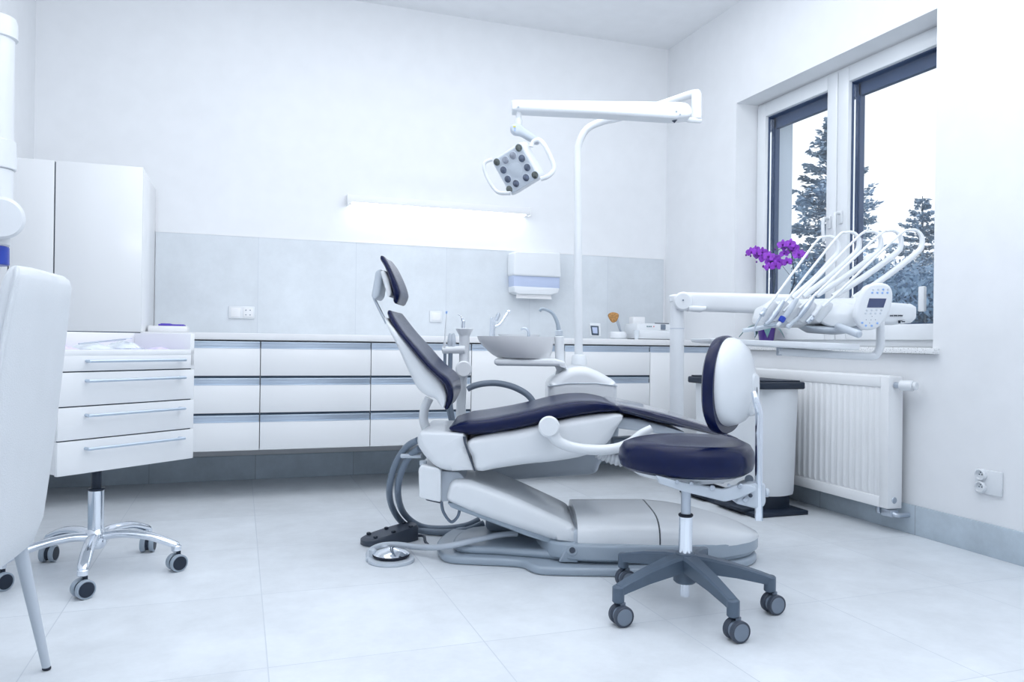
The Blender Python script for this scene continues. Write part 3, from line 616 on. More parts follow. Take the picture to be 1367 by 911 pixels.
# thick hoses hanging from the rear shell
ho = B().tube([P(558, 588, 3.0), P(543, 597, 3.05), P(528, 620, 3.1), P(520, 650, 3.15), P(523, 676, 3.28), P(537, 698, 3.38), P(558, 708, 3.40), P(592, 711, 3.38), P(622, 708, 3.38), P(645, 699, 3.42)], .0135, 12)
ho.tube([P(560, 599, 3.0), P(545, 612, 3.06), P(533, 640, 3.12), P(532, 666, 3.2), P(541, 688, 3.36), P(562, 703, 3.41), P(592, 706, 3.42), P(622, 702, 3.43), P(640, 694, 3.45)], .0135, 12).done('supply_hose', 'hose', t, MF)
B().cyl(P(536, 609, 3.05), P(563, 609, 3.02), .009, 12).done('hose_clip', 'plastic2', t, MF)
B().tube([P(589, 669, 2.96), P(592, 684, 2.98), P(602, 697, 3.0), P(611, 690, 3.0), P(614, 678, 3.0)], .006, 8).done('cable', 'hose', t, MF)
# corrugated hose right of the seat shell
cg = B(); pts, _ = spline([P(797, 604, 3.1), P(812, 611, 3.1), P(832, 616, 3.08), P(850, 614, 3.06), P(858, 604, 3.06)], [1]*5, 7)
cg.tube(pts, [.024 if i % 2 else .018 for i in range(len(pts))], 14, 0).done('corrugated_hose', 'plastic', t, MF)
B().puff(fillet(PX([(818, 585), (845, 583), (858, 592), (850, 600), (815, 603)], 3.15), .01), 3.12, 3.2, .01).done('hose_bracket', 'grey', t, MF)
# ================================================================== FOOT CONTROLS
t = empty('foot_switch', P(520, 721, 3.27)*1, 'dark grey wedge-shaped foot switch on the floor left of the chair base', 'pedal', frame=MF)
ax = Vector((.20, .13, 0)).normalized(); ay = Vector((-ax.y, ax.x, 0)); cc = Vector((-.505, 3.275, 0)); R_ = []
for z0 in (0, 1):
    rg = []
    for k in range(32):
        a = 2*pi*k/32; x = .125*math.copysign(abs(cos(a))**.7, cos(a)); y = .060*math.copysign(abs(sin(a))**.7, sin(a)); top_ = .026+.04*(x+.125)/.25
        rg.append((x, y, top_))
    R_ += [[cc+ax*x+ay*y+zz*(.001 if z0 == 0 else tz*.8) for x, y, tz in rg], [cc+ax*x*(1 if z0 == 0 else .93)+ay*y*(1 if z0 == 0 else .9)+zz*(.01 if z0 == 0 else tz) for x, y, tz in rg]]
B().loft(R_).done('pedal_body', 'dgrey', t, MF); q = B()
for x in (-.08, 0, .08):
    for y in (-.036, .036): p = cc+ax*x+ay*y+zz*(.024+.04*(x+.125)/.25); B().cyl(p, p+zz*.01, .010, 12, .003).done('stud', 'black', t, MF)
B().tube([P(550, 716, 3.33), P(565, 716, 3.3), P(568, 724, 3.26), P(573, 729, 3.24), P(577, 733, 3.2)], .006, 8).done('cable', 'dgrey', t, MF)
fc = P(522, 755, 2.985); fc.z = 0
t = empty('foot_control', fc, 'round chrome foot control disc on the floor in front of the foot switch', 'pedal', frame=MF)
B().lathe([(.088, 0), (.09, .004), (.088, .012), (.07, .016)], fc, seg=40).box(fc+Vector((-.07, .01, .008)), (.05, .06, .014), .005).done('control_base', 'plastic2', t, MF)
B().lathe([(.06, .014), (.07, .022), (.071, .027)], fc, seg=40).done('rubber_ring', 'rubber', t, MF)
B().lathe([(.068, .026), (.070, .030), (.055, .042), (.02, .052), (.006, .056), (.001, .056)], fc, seg=40).done('chrome_disc', 'chrome', t, MF)
for x, y in ((-.072, .005), (-.035, .072)):
    B().cyl(fc+Vector((x, y, .01)), fc+Vector((x, y, .045)), .014, 14, .004).done('post', 'plastic2', t, MF)
B().tube([P(502, 752, 3.0), P(493, 746, 3.02), P(494, 736, 3.1), P(508, 729, 3.10), P(530, 727.5, 3.10), P(560, 731, 3.06), P(585, 731, 3.0), P(606, 728, 2.97), P(632, 722, 2.99), P(660, 716, 3.02), P(676, 713.5, 3.04), P(690, 713, 3.06)], [.0115]*12, 12).done('hose', 'plastic2', t, MF)
# ================================================================== DENTAL UNIT WITH RINSE BOWL
uc = P(775, 600, 3.55); uc.z = .2
t = empty('dental_unit', uc, 'white rinsing unit with rinse bowl standing behind the patient chair', 'dental unit', frame=MF)
B().puff(fillet(PX([(731.5, 560), (731.5, 514), (737, 507), (753, 494), (768, 489.5), (784, 490), (800, 496.5), (818, 507), (824, 513), (824, 560)], 3.42), [.0, .02, .02, .03, .02, .02, .03, .02, .02, .0]), 3.4, 3.75, .04, 6).done('upper_housing', 'plastic', t, MF)
B().puff(PX([(731, 515.5), (760, 511.5), (795, 511.5), (824.3, 515), (824.3, 516.3), (795, 512.8), (760, 512.8), (731, 516.8)], 3.396), 3.396, 3.42, .0005, 1).done('housing_seam', 'plastic2', t, MF)
B().puff(fillet(PX([(640, 590), (826, 560), (824, 585), (800, 618), (797, 628), (790, 632), (677, 640), (641, 642)], 3.42), .02), 3.37, 3.72, .03, 5).done('lower_housing', 'plastic2', t, MF)
B().b2((P(790, 632, 3.5).x-.16, 3.4, 0), (P(790, 632, 3.5).x-.02, 3.62, .26), .02).done('support_foot', 'mgrey', t, MF) if False else None
rb = []
for y, x0, x1 in ((478, 664, 734), (474, 657, 735.5), (469, 651, 737), (463, 645, 738), (457, 640, 739), (452, 637.5, 740), (449.5, 637, 740.5)):
    a, b_ = P(x0, y, 3.5), P(x1, y, 3.5); rb.append(((a.x+b_.x)/2, (b_.x-a.x)/2, (a.z+b_.z)/2))
rb2 = rb+[(rb[-1][0], rb[-1][1]-.012, rb[-1][2]), (rb[-1][0], rb[-1][1]-.03, rb[-1][2]-.02), (rb[-1][0]+.02, .05, rb[-1][2]-.06)]
bowl = B().loft([[Vector((cx+hw*cos(a), 3.5+hw*.85*sin(a), z)) for a in [2*pi*k/40 for k in range(40)]] for cx, hw, z in rb2]).done('rinse_bowl', 'worktop', t, MF)
B().puff(fillet(PX([(660, 480), (664, 478.5), (738, 478), (752, 482), (755, 492), (744, 489), (664, 488), (660, 485)], 3.5), .006), 3.41, 3.6, .02, 5).done('bowl_arm', 'plastic', t, MF)
B().tube([P(746, 486, 3.5), P(750, 494, 3.5), P(748, 508, 3.52)], [.022, .026, .03], 16).done('arm_elbow', 'plastic', t, MF)
B().cyl(P(747.5, 488, 3.5), P(746.5, 449, 3.5), .0215, 24, .003).done('filler_column', 'plastic', t, MF)
B().cyl(P(746.5, 449, 3.5), P(746, 441, 3.5), .018, 24, .003).done('collar', 'plastic2', t, MF)
B().tube([P(746, 443, 3.5), P(744, 431, 3.5), P(738, 419, 3.5), P(729, 413.5, 3.5), P(723, 413, 3.5), P(720.5, 416, 3.5)], [.011, .009, .008, .0075, .007, .006], 12).done('filler_spout', 'mgrey', t, MF)
B().tube([P(705.5, 451, 3.5), P(705.5, 444, 3.5), P(702.5, 439.5, 3.5), P(698, 438.8, 3.5), P(695.5, 441, 3.5)], [.008, .007, .007, .006, .005], 10).done('rinse_spout', 'steel', t, MF)
# assistant's arm
B().tube([P(615, 562, 3.5), P(616, 530, 3.48), P(618.5, 500, 3.45)], [.023, .021, .018], 16, flat=1.0).done('assistant_arm', 'plastic', t, MF)
B().cyl(P(619, 493, 3.40), P(619, 493, 3.50), .0365, 28, .006).done('arm_joint', 'plastic', t, MF)
B().lathe([(.022, 0), (.023, .03), (.023, .115), (.025, .122), (.037, .142), (.039, .150), (.033, .152), (.001, .146)], P(619.5, 484, 3.45), (0, 0, 1), 28).done('holder_head', 'plastic', t, MF)
hb_ = B().cyl(P(590.5, 467.5, 3.43), P(621, 467, 3.43), .0175, 20, .003).done('holder_bar', 'plastic', t, MF)
B().cyl(P(590.7, 467.5, 3.43), P(590.0, 467.5, 3.43), .007, 12).done('bar_screw', 'dgrey', hb_, MF)
B().cyl(P(618, 440, 3.45), P(618.5, 428, 3.45), .009, 14, .002).cyl(P(617.5, 429, 3.45), P(617, 425, 3.45), .006, 10).tube([P(617, 426, 3.45), P(615.5, 422, 3.45), P(611.5, 420, 3.45)], .0022, 8).done('air_syringe', 'chrome', t, MF)
for x in (600.5, 605.0):
    s_ = B().lathe([(.010, 0), (.012, .02), (.010, .045), (.005, .062)], P(x, 464, 3.43), (0, 0, 1), 14).done('suction_tip', 'plastic2', t, MF)
B().tube([P(593.5, 464, 3.42), P(594.5, 440, 3.42), P(596, 419, 3.42)], .0028, 8).cyl(P(593.3, 466, 3.42), P(593.8, 455, 3.42), .006, 10).done('saliva_ejector', 'plastic', t, MF, 'thin white tube')
B().cyl(P(596, 419, 3.42), P(596.2, 415.5, 3.42), .0042, 8, .001).done('ejector_tip', 'cblue', t, MF)
B().tube([P(601.5, 470, 3.43), P(601, 490, 3.43), P(600.5, 520, 3.43), P(602, 545, 3.43), P(606, 566, 3.43)], .010, 12).tube([P(594, 472, 3.43), P(594, 500, 3.43), P(597, 540, 3.43), P(602, 566, 3.43)], .007, 10).done('suction_hose', 'hose', t, MF)
# ================================================================== OPERATING LIGHT
lp = P(772, 490, 3.6)
t = empty('operating_light', lp, 'white dental operating light on a tall curved pole with twelve lenses', 'lamp', frame=MF)
B().tube([Vector((P(772.5, 489, 3.6).x, 3.6, P(776, 488.6, 3.42).z)), P(771.5, 300, 3.6), P(771, 215, 3.6), P(773, 192, 3.6), P(783, 173, 3.6), P(802, 163, 3.58), P(831, 156, 3.5), P(884, 139, 3.35), P(920, 127, 3.25), P(931, 125, 3.2)], [.0195, .0185, .0165, .0165, .0165, .0165, .0165, .0165, .017, .018], 18, 8).done('pole', 'plastic', t, MF)
B().lathe([(.037, .0), (.038, .006), (.034, .035), (.030, .045), (.021, .048)], Vector((P(773, 489, 3.6).x, 3.6, P(776, 488.6, 3.42).z)), (0, 0, 1), 28).done('pole_collar', 'plastic', t, MF)
B().cyl(P(930, 123.5, 3.19), P(930, 161, 3.19), .021, 22, .007).tube([P(905, 156, 3.16), P(920, 160, 3.17), P(935, 161, 3.19)], .011, 12).done('elbow', 'plastic', t, MF)
B().puff(fillet(PX([(682.5, 136), (688, 134.5), (908, 137), (919, 139.5), (924, 149), (922, 157), (900, 159.5), (800, 153.5), (692, 148.5), (683, 148)], 3.12), [.006, .006, .02, .02, .02, .015, .01, .02, .01, .006]), 3.10, 3.19, .014, 5).done('spring_arm', 'plastic', t, MF)
B().cyl(P(693, 147.5, 3.14), P(693, 149.5, 3.14), .013, 14).cyl(P(899, 158, 3.14), P(903, 161.5, 3.14), .012, 14).done('pivot_cap', 'dgrey', t, MF)
for x, y in ((692, 143), (903, 149), (908, 153)): B().cyl(P(x, y, 3.097), P(x, y, 3.102), .004, 10).done('arm_screw', 'steel', t, MF)
B().cyl(P(692.5, 148, 3.14), P(692, 168, 3.14), .0115, 16, .002).lathe([(.014, 0), (.017, .02), (.013, .03)], P(692, 168, 3.14), (0, 0, 1), 18).done('neck', 'plastic', t, MF)
jn = B().puff(fillet(PX([(681, 168), (687, 164.5), (696, 166), (703, 173), (718, 183), (722, 189), (716, 192), (703, 185), (694, 179.5), (686, 179), (681.5, 175)], 3.12), .01), 3.11, 3.16, .012).done('head_joint', 'plastic2', t, MF)
q = B().b2(P(685, 168.2, 3.107), P(688.5, 170, 3.111), 0).done('light_mark', 'yellow', jn, MF)
B().cyl(P(687.2, 171.6, 3.107), P(687.2, 171.6, 3.112), .0025, 8).cyl(P(687.4, 174.3, 3.107), P(687.4, 174.3, 3.112), .0025, 8).done('light_mark', 'cblue', jn, MF)
# head: square plate, normal to the lower left towards the viewer
HCn = P(688.8, 226.5, 3.12); S_ = .17
a_ = Vector((.122, -.10, .058)).normalized(); b_ = Vector((.082, .02, -.14)); b_ = (b_-a_*b_.dot(a_)).normalized(); n_ = a_.cross(b_)
if n_.y > 0: n_ = -n_
HM = Matrix(((a_.x, b_.x, n_.x, HCn.x), (a_.y, b_.y, n_.y, HCn.y), (a_.z, b_.z, n_.z, HCn.z), (0, 0, 0, 1)))
h = .083
hd = B().puff(fillet([(-h, -h), (h, -h), (h, h), (-h, h)], .022), -.045, .002, .008, put=XY, mtx=HM).done('lamp_head', 'plastic', t, MF)
B().puff(fillet([(-h*.9, -h*.9), (h*.9, -h*.9), (h*.9, h*.9), (-h*.9, h*.9)], .02), .0, .005, .002, put=XY, mtx=HM).done('lens_plate', 'plastic2', hd, MF)
s0 = .00302
def inplane(x, y):
    du = (x-444)/7.59*s0; dz = -(y-580)/7.59*s0
    det = a_.x*b_.z-b_.x*a_.z; return ((du*b_.z-b_.x*dz)/det, (a_.x*dz-du*a_.z)/det)
for i, (x, y) in enumerate(((257, 488), (477, 385), (642, 647), (388, 752), (345, 480), (420, 447), (510, 483), (565, 570), (555, 662), (455, 706), (370, 657), (325, 568))):
    a, c = inplane(x, y); c0_ = HM @ Vector((a, c, .0045))
    ln = B().lathe([(.0165, 0), (.0165, .0025), (.015, .003)], c0_, n_, 24).done('lens_ring', 'plastic2', hd, MF)
    B().lathe([(.015, .002), (.0145, .004), (.008, .0065), (.001, .0072)], c0_, n_, 24).done('lens', ('lensg', 'lensp', 'lens')[0 if i < 4 else 1 if i in (4, 5) else 2], ln, MF)
B().lathe([(.031, 0), (.03, .002), (.02, .004), (.001, .005)], HM @ Vector((0, 0, .004)), n_, 32).done('sensor_disc', 'plastic2', hd, MF)
B().tube([P(709, 196, 3.08), P(712, 189, 3.08), P(720, 187, 3.07), P(728, 196, 3.06), P(738, 217, 3.06), P(739, 227, 3.06), P(732, 235, 3.06), P(722, 239, 3.07)], .0095, 12, flat=.8).done('handle', 'plastic', hd, MF)
B().tube([P(657, 213, 3.2), P(649, 216, 3.2), P(646, 222, 3.2), P(650, 236, 3.2), P(659, 251, 3.19), P(667, 257.5, 3.17), P(682, 258, 3.15)], .0095, 12, flat=.8).done('handle', 'plastic', hd, MF)
# ================================================================== INSTRUMENT CONSOLE
dq = 2.95
cb = P(904, 700, 3.25); cb.z = .35
t = empty('instrument_console', cb, 'white dentist instrument console with whip arms hanging over the foot end', 'dental console', frame=MF)
B().tube([P(904, 400, 3.44), P(903.5, 500, 3.44), P(903, 560, 3.44), P(898, 588, 3.46), P(880, 598, 3.48), P(838, 598, 3.5)], [.030, .031, .030, .030, .027, .025], 20, 6).done('column', 'plastic', t, MF)
B().tube([P(904, 438.3, 3.44), P(904, 439.4, 3.44)], .0315, 20, 0).done('column_seam', 'plastic2', t, MF)
B().cyl(P(912, 402.5, 3.38), P(912, 402.5, 3.48), .042, 28, .008).cyl(P(900, 393.5, 3.44), P(901, 404, 3.44), .024, 20, .006).done('column_joint', 'plastic', t, MF)
B().cyl(P(912, 401, 3.376), P(912, 401, 3.382), .004, 8).done('joint_screw', 'grey', t, MF)
def sect(px, ytop, ybot, d, hw): a, c = P(px, ytop, d), P(px, ybot, d); return (a.x, (a.z+c.z)/2, (a.z-c.z)/2, d, hw)
def beam(b, secs, ex=.6, seg=24):
    return b.loft([[Vector((u, d+hw*math.copysign(abs(cos(a))**ex, cos(a)), z+hh*math.copysign(abs(sin(a))**ex, sin(a)))) for a in [2*pi*k/seg for k in range(seg)]] for u, z, hh, d, hw in secs])
beam(B(), [sect(912, 391, 415, 3.43, .034), sect(918, 390.5, 415.5, 3.42, .037), sect(1000, 392, 418.5, 3.25, .038), sect(1080, 394, 421, 3.08, .038)]).done('horizontal_arm', 'plastic', t, MF)
beam(B(), [sect(918, 408, 416, 3.4, .025), sect(935, 409, 417.2, 3.36, .03), sect(941, 409, 415, 3.35, .025)]).done('arm_latch', 'plastic', t, MF)
tl = beam(B(), [sect(1150, 403, 434, 3.05, .035), sect(1190, 404.5, 434.5, 3.05, .04), sect(1212, 406, 432, 3.05, .038), sect(1218, 409, 427, 3.05, .03), sect(1219.5, 412, 423, 3.05, .02)], .5).done('tail_housing', 'plastic', t, MF)
# body under the instruments
bd_ = B(); beam(bd_, [sect(1010, 424, 431, 2.95, .06), sect(1015, 410, 436, 2.96, .08), sect(1030, 403, 438, 2.96, .10), sect(1060, 400, 438, 2.96, .11), sect(1100, 399, 437, 2.96, .11), sect(1140, 398, 434, 2.96, .10), sect(1160, 402, 434, 2.97, .10), sect(1172, 408, 430, 2.98, .07)], .7)
bo = bd_.done('console_body', 'plastic', t, MF)
B().lathe([(.078, 0), (.085, .008), (.08, .022), (.055, .032), (.001, .036)], P(1122, 423, 2.85), (-.25, -1, .25), 28, 1.0, .55).done('body_dome', 'plastic', bo, MF)
beam(B(), [sect(1070, 434, 438, 2.92, .05), sect(1085, 435, 445, 2.92, .09), sect(1115, 435, 447, 2.92, .10), sect(1140, 433, 444, 2.92, .08), sect(1152, 433, 438, 2.92, .05)], .8).done('underside', 'plastic2', bo, MF)
B().tube([P(992, 441.5, 2.84), P(1010, 439, 2.84), P(1040, 432, 2.84), P(1052, 428, 2.86)], [.010, .011, .012, .010], 14, flat=.8).done('left_handle', 'plastic2', t, MF)
B().cyl(P(1117, 435.5, 2.83), P(1148, 447, 2.72), .0135, 20, .004).done('grip_handle', 'plastic2', t, MF)
B().cyl(P(1114, 435, 2.86), P(1118, 436, 2.83), .0165, 20, .003).done('grip_collar', 'mgrey', t, MF)
# instrument holders: five lobes
for i, x in enumerate((1021, 1037, 1054, 1072, 1094)):
    c_h = P(x+4, 416, 2.85); B().lathe([(.001, -.05), (.018, -.042), (.026, -.01), (.026, .02), (.018, .04), (.001, .046)], c_h, (.55, -.1, .83), 18, 1.0, .9).done('holder', 'plastic', bo, MF)
# whip arms (thick) and thin hoses: (bend x, bend y, root x, root y), hose foot
arms = [((1117, 316), (1058, 398)), ((1145, 310), (1072, 396)), ((1174, 309), (1090, 394)), ((1201, 308), (1112, 396)), ((1229, 307), (1139, 399))]
feet = [(1018, 418), (1030, 424), (1046, 416), (1067, 412), (1085, 421)]
for i, ((bx_, by_), (rx, ry)) in enumerate(arms):
    d1 = 3.04-.015*i; d0 = 2.80
    pts = [P(rx, ry, d1), P(rx+(bx_-rx)*.5-1, ry+(by_+33-ry)*.5, d1), P(bx_-7, by_+32, d1), P(bx_+1, by_+22, d1), P(bx_+1.5, by_+10, d1), P(bx_-4, by_+2, d1), P(bx_-11, by_-.5, d1)]
    ar = B().tube(pts, [.012, .012, .0115, .0105, .009, .007, .006], 12, 6).done('whip_arm', 'plastic', t, MF)
    fx, fy = feet[i]
    pts = [P(bx_-9, by_, d1), P(bx_-16, by_+.5, d1-.005), P(bx_-26, by_+5, d1-.01), P(fx+(bx_-26-fx)*.62, fy+(by_+5-fy)*.62, (d0+d1)/2), P(fx+(bx_-26-fx)*.25, fy+(by_+5-fy)*.22-2, d0+.02), P(fx, fy, d0)]
    B().tube(pts, [.005, .005, .0048, .0048, .0048, .005], 10, 6).done('instrument_hose', 'plastic', ar, MF)
d0 = 2.785
hp_ = B().tube([P(1022, 412, d0), P(1016.5, 422, d0)], [.008, .009], 12, 0).done('handpiece', 'plastic2', t, MF)
B().cyl(P(1020, 417, d0-.008), P(1015, 421, d0-.008), .0075, 12, .002).tube([P(1016, 422, d0), P(1010, 432, d0), P(1007.5, 440, d0), P(1008, 449, d0)], [.0045, .004, .003, .002], 8).done('handpiece_tip', 'steel', hp_, MF)
hp_ = B().tube([P(1046, 402, d0), P(1037, 416, d0), P(1028, 428, d0), P(1022, 433, d0)], [.008, .010, .009, .006], 12).done('handpiece', 'steel', t, MF)
B().tube([P(1040, 432, d0), P(1030, 435, d0), P(1020, 434, d0)], [.004, .006, .006], 10).done('handpiece_tip', 'mgrey', hp_, MF)
hp_ = B().tube([P(1064, 399, d0), P(1055, 413, d0), P(1047, 424, d0)], [.008, .011, .009], 12).done('handpiece', 'plastic2', t, MF)
B().cyl(P(1046, 423, d0-.002), P(1042, 430, d0-.002), .0115, 14, .003).done('blue_collar', 'blue', hp_, MF)
B().cyl(P(1042, 430, d0-.002), P(1037, 435.5, d0-.002), .0065, 12, .002).done('handpiece_tip', 'plastic', hp_, MF)
hp_ = B().tube([P(1086, 397, d0), P(1076, 411, d0), P(1066, 424, d0)], [.007, .0115, .008], 12).done('handpiece', 'steel', t, MF)
B().tube([P(1066, 424, d0), P(1058, 431, d0), P(1053, 435.5, d0)], [.007, .007, .007], 10).cyl(P(1054, 434, d0-.006), P(1051, 438, d0-.006), .009, 12, .002).done('handpiece_tip', 'plastic2', hp_, MF)
hp_ = B().tube([P(1096, 408, d0), P(1085, 422, d0)], [.009, .009], 12, 0).done('handpiece', 'plastic', t, MF)
B().cyl(P(1085, 422, d0), P(1077, 431, d0), .0085, 12, .002).cyl(P(1085, 425, d0-.008), P(1083, 428, d0-.012), .005, 10).done('handpiece_tip', 'steel', hp_, MF)
# keypad with screen
kd = 2.74; kc = P(1164.5, 409, kd)
kp = B().puff(smooth2(PX([(1146, 431), (1142.5, 421), (1146, 403), (1153, 387), (1161, 380), (1176, 377.5), (1188, 381), (1193, 392), (1191, 408), (1184, 425), (1175, 436), (1163, 441), (1152, 439)], kd), 5), kd, kd+.035, .012, 5).done('keypad', 'plastic', t, MF)
B().puff(PX([(1160.5, 398.5), (1183.3, 398.8), (1179.3, 410.8), (1157.2, 410.8)], kd), kd-.0015, kd+.004, .0004, 1).done('screen', 'screen', kp, MF)
def z1150(x, y): return 1150+x/11.39, 370+y/11.39
bt_g = [(180, 192), (255, 190), (405, 190), (80, 502), (155, 502), (230, 502), (305, 502), (65, 552), (140, 552), (213, 552), (288, 552)]
bt_b = [(332, 190), (165, 240), (243, 240), (318, 242), (396, 240), (12, 697), (67, 740), (156, 742), (242, 703)]
for lst, m_ in ((bt_g, 'gbtn'), (bt_b, 'cblue')):
    for x, y in lst:
        X, Y = z1150(x, y); p = P(X, Y, kd); B().lathe([(.0042, 0), (.004, .0014), (.0028, .002)], p+Vector((0, .0006, 0)), (0, -1, 0), 12).done('button', m_, kp, MF)
q = B()
for x, y in ((160, 600), (72, 650), (145, 652), (212, 650), (124, 700)): X, Y = z1150(x, y); p = P(X, Y, kd); q.cyl(p+Vector((0, -.0006, 0)), p+Vector((0, .001, 0)), .0015, 8)
q.done('indicator_dots', 'grey', kp, MF)
B().cyl(kc+Vector((0, .03, 0)), kc+Vector((-.01, .16, .0)), .014, 14).done('keypad_arm', 'plastic', t, MF)
# tail writing: too small in the photo to read word by word, three short printed words
q = B()
for x0, x1 in ((432, 480), (490, 545), (555, 628)):
    n_w = int((x1-x0)/11)
    for k in range(n_w):
        X, Y = z1150(x0+(x1-x0)*(k+.5)/n_w, 588); a = P(X, Y, 3.008)
        q.box(a, (.0012, .003, .0045 if k % 3 else .0058)); q.box(a+Vector((.0008, 0, .0018 if k % 2 else -.0018)), (.0018, .003, .0012))
q.done('printed_words', 'dgrey', tl, MF)
X, Y = z1150(600, 685); p = P(1202, 430, 3.008); q = B().box(p+Vector((-.004, 0, 0)), (.007, .004, .011)).box(p+Vector((.0, 0, .004)), (.014, .004, .003)).box(p+Vector((.012, 0, .001)), (.010, .004, .004)); q.done('printed_mark', 'black', tl, MF)
# tray
tr_ = B().puff(fillet(PX([(940, 452), (1135.5, 459.5), (1135, 467.5), (1100, 467), (960, 459.5), (941, 457)], 2.84), [.003, .006, .006, .02, .02, .006]), 2.76, 3.06, .006, 3).done('instrument_tray', 'plastic', t, MF)
B().tube([P(1038, 469.5, 2.98), P(1100, 473, 2.98), P(1160, 476, 2.98), P(1170, 472.5, 2.98), P(1175, 462, 2.98), P(1175.5, 445, 2.98), P(1175, 428, 2.98)], .0155, 16, 8).done('tray_arm', 'plastic', t, MF)
B().cyl(P(1040.5, 460, 2.98), P(1040.5, 475, 2.98), .012, 14, .003).done('tray_pivot', 'plastic2', t, MF)
# ================================================================== OPERATOR STOOL
SC = Vector((.568, 2.5, 0)); BD = Vector((.90, -.43, 0)).normalized(); BT = Vector((-BD.y, BD.x, 0))
t = empty('operator_stool', SC, 'navy and white operator stool with round backrest on a grey five-star base', 'stool', frame=MF)
def caster(t, c, ax, r, wid, m_hood, m_disc, m_rim, top):
    """twin-wheel castor: c contact point, ax wheel axis"""
    ax = Vector(ax).normalized(); ce = Vector((c[0], c[1], r)); up = Vector((0, 0, 1)); si = ax.cross(up)
    rt = B().cyl(ce+ax*(-wid*.38), ce+ax*(wid*.38), r*.80, 20, .002).cyl(ce+up*(r*.5)-si*.006, Vector((c[0], c[1], top))-si*.006, .008, 12)
    hood = rt.done('castor', m_hood, t, MF)
    for s_ in (-1, 1):
        w_ = B().lathe([(r*.86, 0), (r, .004), (r, wid*.32), (r*.93, wid*.36), (r*.84, wid*.36), (r*.84, wid*.34), (.001, wid*.345)], ce+ax*(s_*wid*.13), ax*s_, 28).done('wheel', m_rim, hood, MF)
        B().cyl(ce+ax*(s_*wid*.46), ce+ax*(s_*wid*.505), r*.80, 24, .0015).done('wheel_cap', m_disc, w_, MF)
    return hood
tips = [(.332, 2.345), (.648, 2.235), (.832, 2.47), (.40, 2.71), (.70, 2.80)]
for (x, y) in tips:
    d = Vector((x, y, 0))-SC; L = d.length; d.normalize(); n_ = Vector((-d.y, d.x, 0)); R_ = []
    for f, zt, hh, w_ in ((.0, .178, .05, .030), (.25, .170, .052, .027), (.6, .150, .042, .022), (.9, .127, .033, .019), (1.0, .118, .030, .018)):
        p = SC+d*(L*f); R_.append([p+n_*(w_*a)+zz*(zt-hh*b_) for a, b_ in ((-1, .15), (-.75, 0), (.75, 0), (1, .15), (.8, 1), (-.8, 1))])
    lg = B().loft(R_).cyl(SC+d*L+zz*.066, SC+d*L+zz*.117, .0185, 18, .004).done('base_leg', 'star', t, MF)
for (x, y) in tips: caster(t, (x+.008, y-.008), (.34, -.94, 0), .0315, .050, 'grey', 'grey', 'dgrey', .068)
B().cyl(SC+zz*.083, SC+zz*.178, .037, 24, .006).done('hub', 'star', t, MF)
B().cyl(SC+zz*.038, SC+zz*.09, .0155, 20, .002).done('column_stub', 'chrome', t, MF)
B().cyl(SC+zz*.17, SC+zz*.298, .022, 24, .003).done('chrome_column', 'chrome', t, MF)
B().cyl(SC+zz*.296, SC+zz*.304, .0235, 24, .002).done('column_ring', 'rubber', t, MF)
B().cyl(SC+zz*.30, SC+zz*.44, .0155, 20, .002).done('gas_lift', 'steel', t, MF)
def seatring(f, z, dish=0.0):
    rg = []
    for k in range(40):
        a = 2*pi*k/40; c, s_ = cos(a), sin(a); x = .213*f*math.copysign(abs(c)**.85, c); y = .215*f*math.copysign(abs(s_)**.85, s_)*(1-.10*c*-1 if c < 0 else 1.0)
        if c < 0: y *= 1-.14*abs(c)
        rg.append(SC+Vector((-.006, -.01, 0))+BD*x+BT*y+zz*(z+dish*(abs(s_)**2*.9+(.35 if c < 0 else .5)*abs(c)-.4)))
    return rg
B().loft([seatring(.90, .450), seatring(.97, .460), seatring(1.0, .485), seatring(.985, .511, .006), seatring(.93, .530, .010), seatring(.84, .538, .014), seatring(.6, .534, .014), seatring(.3, .525, .008), seatring(.05, .523)]).done('seat_cushion', 'navy', t, MF)
B().loft([seatring(.30, .418), seatring(.5, .420), seatring(.72, .431), seatring(.88, .452)]).done('seat_shell', 'plastic', t, MF)
# mechanism plate
pl = B().puff(fillet(PX([(872, 632), (906, 640), (960, 650), (975, 645), (990, 643), (1003, 646), (1003, 652), (978, 662), (962, 666), (905, 652), (876, 642)], 2.35), .006), 2.30, 2.32, .004).done('mechanism_plate', 'plastic2', t, MF)
B().b2(SC+Vector((-.09, -.13, .425)), SC+Vector((.09, .08, .440)), .006).cyl(P(1000, 640, 2.36), P(1000, 640, 2.42), .013, 14).done('mechanism_box', 'grey', t, MF)
for x, y, r in ((904, 643.5, .007), (923, 645.5, .006), (951, 651.5, .008), (973, 648, .005), (988, 649.5, .008)): B().cyl(P(x, y, 2.301), P(x, y, 2.294), r, 14, .002).done('bolt', 'steel', pl, MF)
cl = B().puff(fillet(PX([(992, 648), (1003, 644), (1020, 645), (1021, 670), (1018, 676), (1009, 679), (982, 672), (980, 668)], 2.34), .008), 2.325, 2.40, .008).cyl(P(1020, 658, 2.36), P(1026, 658, 2.36), .014, 12, .003).done('backrest_clamp', 'plastic2', t, MF)
B().cyl(P(1002, 662, 2.327), P(1002, 662, 2.318), .006, 14, .002).done('clamp_knob', 'dgrey', cl, MF)
B().cyl(P(995, 668, 2.327), P(995, 668, 2.318), .008, 14, .002).done('bolt', 'steel', cl, MF)
rd = 2.335
B().tube([P(1013, 695, rd), P(1013, 640, rd), P(1013.5, 570, rd), P(1013, 550, rd), P(1009, 535, rd), P(1006, 524, rd+.01)], [.0115]*4+[.0105, .009], 16).done('backrest_rod', 'chrome', t, MF)
B().lathe([(.0115, 0), (.0125, .001), (.0125, .003)], P(1013, 695.5, rd), (0, 0, 1), 16).done('rod_cap', 'steel', t, MF) if False else None
